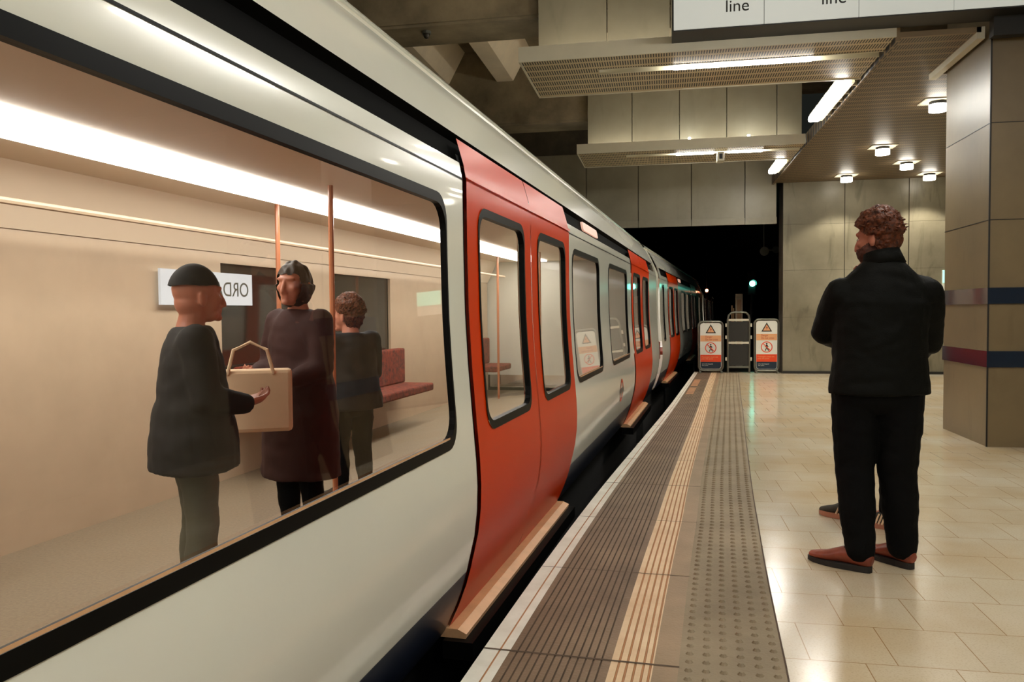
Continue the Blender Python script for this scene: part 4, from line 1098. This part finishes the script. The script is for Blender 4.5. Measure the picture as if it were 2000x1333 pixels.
# his companion, hidden behind him except for the shoes
person('person in grey sneakers with dusty pink soles, standing behind the bearded man, mostly hidden',
    (1.20, 5.12, 0), -math.radians(14), dict(
    head=(.11, .03, 1.49), head_yaw_=math.radians(40), torso_yaw_=math.radians(15), neck=(.14, .0, 1.37), chest=(.17, .0, 1.22), pelvis=(.12, 0, .87),
    shL=(.04, -.03, 1.32), elL=(.02, .03, 1.08), wrL=(.06, .15, .95), hdL=(.3, .6, -.5), pnL=(.8, .2, .3),
    shR=(.30, .05, 1.32), elR=(.32, .1, 1.08), wrR=(.26, .2, .95), hdR=(-.3, .6, -.5), pnR=(-.8, .2, .3),
    hipL=(.05, 0, .84), knL=(-.02, .02, .47), anL=(-.07, .05, .1), heelL=(-.005, .01, 0), toeL=(-.255, .115, 0),
    hipR=(.19, 0, .84), knR=(.16, -.04, .47), anR=(.13, -.09, .1), heelR=(.2, -.13, 0), toeR=(-.015, -.035, 0), trouser_=(.09, .07, .06, .05)),
    dict(skin=M['skin'], hair=M['hair_dark'], jacket=M['navycloth'], trousers=M['trouser']), voxel=.012, hair='bob', shoes='sneaker',
    jacket=[((.13, 0, .82), (.17, .12)), ((.15, 0, 1.0), (.155, .12)), ((.17, 0, 1.2), (.16, .12)), ((.17, 0, 1.31), (.14, .1)), ((.175, 0, 1.38), (.07, .06))], seed=3)

# passengers inside the nearest carriage
def passenger(label, loc, rz, mats, hair, seed, coat_len=.75, h=1.0, legs=(.085, .07, .06, .05), bulk=1.0):
    s = h
    J = dict(head=(0, .03, 1.57 * s), head_yaw_=.3, torso_yaw_=0, bulk_=bulk, neck=(0, 0, 1.44 * s), chest=(0, 0, 1.25 * s), pelvis=(0, 0, .88 * s),
        shL=(-.17, 0, 1.35 * s), elL=(-.21, .03, 1.08 * s), wrL=(-.14, .2, 1.02 * s), hdL=(.5, .7, .1), pnL=(.5, 0, .8),
        shR=(.17, 0, 1.35 * s), elR=(.21, .03, 1.08 * s), wrR=(.14, .2, 1.04 * s), hdR=(-.5, .7, .1), pnR=(-.5, 0, .8),
        hipL=(-.085, 0, .85 * s), knL=(-.095, .02, .48 * s), anL=(-.1, -.01, .1), heelL=(-.1, -.06, 0), toeL=(-.12, .2, 0),
        hipR=(.085, 0, .85 * s), knR=(.095, .02, .48 * s), anR=(.1, -.01, .1), heelR=(.1, -.06, 0), toeR=(.12, .2, 0), trouser_=legs)
    jk = [((0, 0, coat_len * s), (.235 * bulk, .19)), ((0, 0, .9 * s), (.225 * bulk, .18)), ((0, 0, 1.08 * s), (.19 * bulk, .15)), ((0, 0, 1.25 * s), (.19 * bulk, .13)), ((0, 0, 1.35 * s), (.165, .11)), ((0, 0, 1.42 * s), (.09, .08))]
    return person(label, loc, rz, J, mats, voxel=.014, hair=hair, jacket=jk, shoes='plain', seed=seed, group='standing passengers behind the large window')
passenger('passenger in a dark coat and dark cap, standing behind the large train window, leftmost', (-2.0, 3.12, 0.001), -.9,
    dict(skin=M['skin'], hair=M['navycloth'], jacket=M['navycloth'], trousers=M['olive']), 'cap', 5, .72, .88, bulk=1.05)
passenger('passenger in a long maroon coat holding a cream tote bag behind the large train window', (-2.0, 4.15, 0.001), 2.75,
    dict(skin=M['skin'], hair=M['hair_dark'], jacket=M['maroon'], trousers=M['trouser']), 'bob', 6, .42, .93, bulk=1.05)
passenger('passenger with brown hair in a dark jacket, standing behind the large train window, rightmost', (-2.12, 5.2, 0.001), 1.0,
    dict(skin=M['skin'], hair=M['hair_ginger'], jacket=M['navycloth'], trousers=M['trouser']), 'short_wavy', 7, .78, .82)
tb = thing('tote_bag', 'cream canvas tote bag held by the passenger in the maroon coat', 'bag', (-2.06, 3.73, .70), .45)
bm = B(); box(bm, -.2, .2, -.05, .05, 0, .32); bevel(bm, .02); new_obj('bag_body', bm, M['tote'], tb)
bm = B()
ring_tube(bm, [(-.11, -.05, .3), (-.08, -.055, .42), (0, -.05, .46), (.08, -.055, .42), (.11, -.05, .3)], [.009] * 5, 6); new_obj('handle', bm, M['tote'], tb)
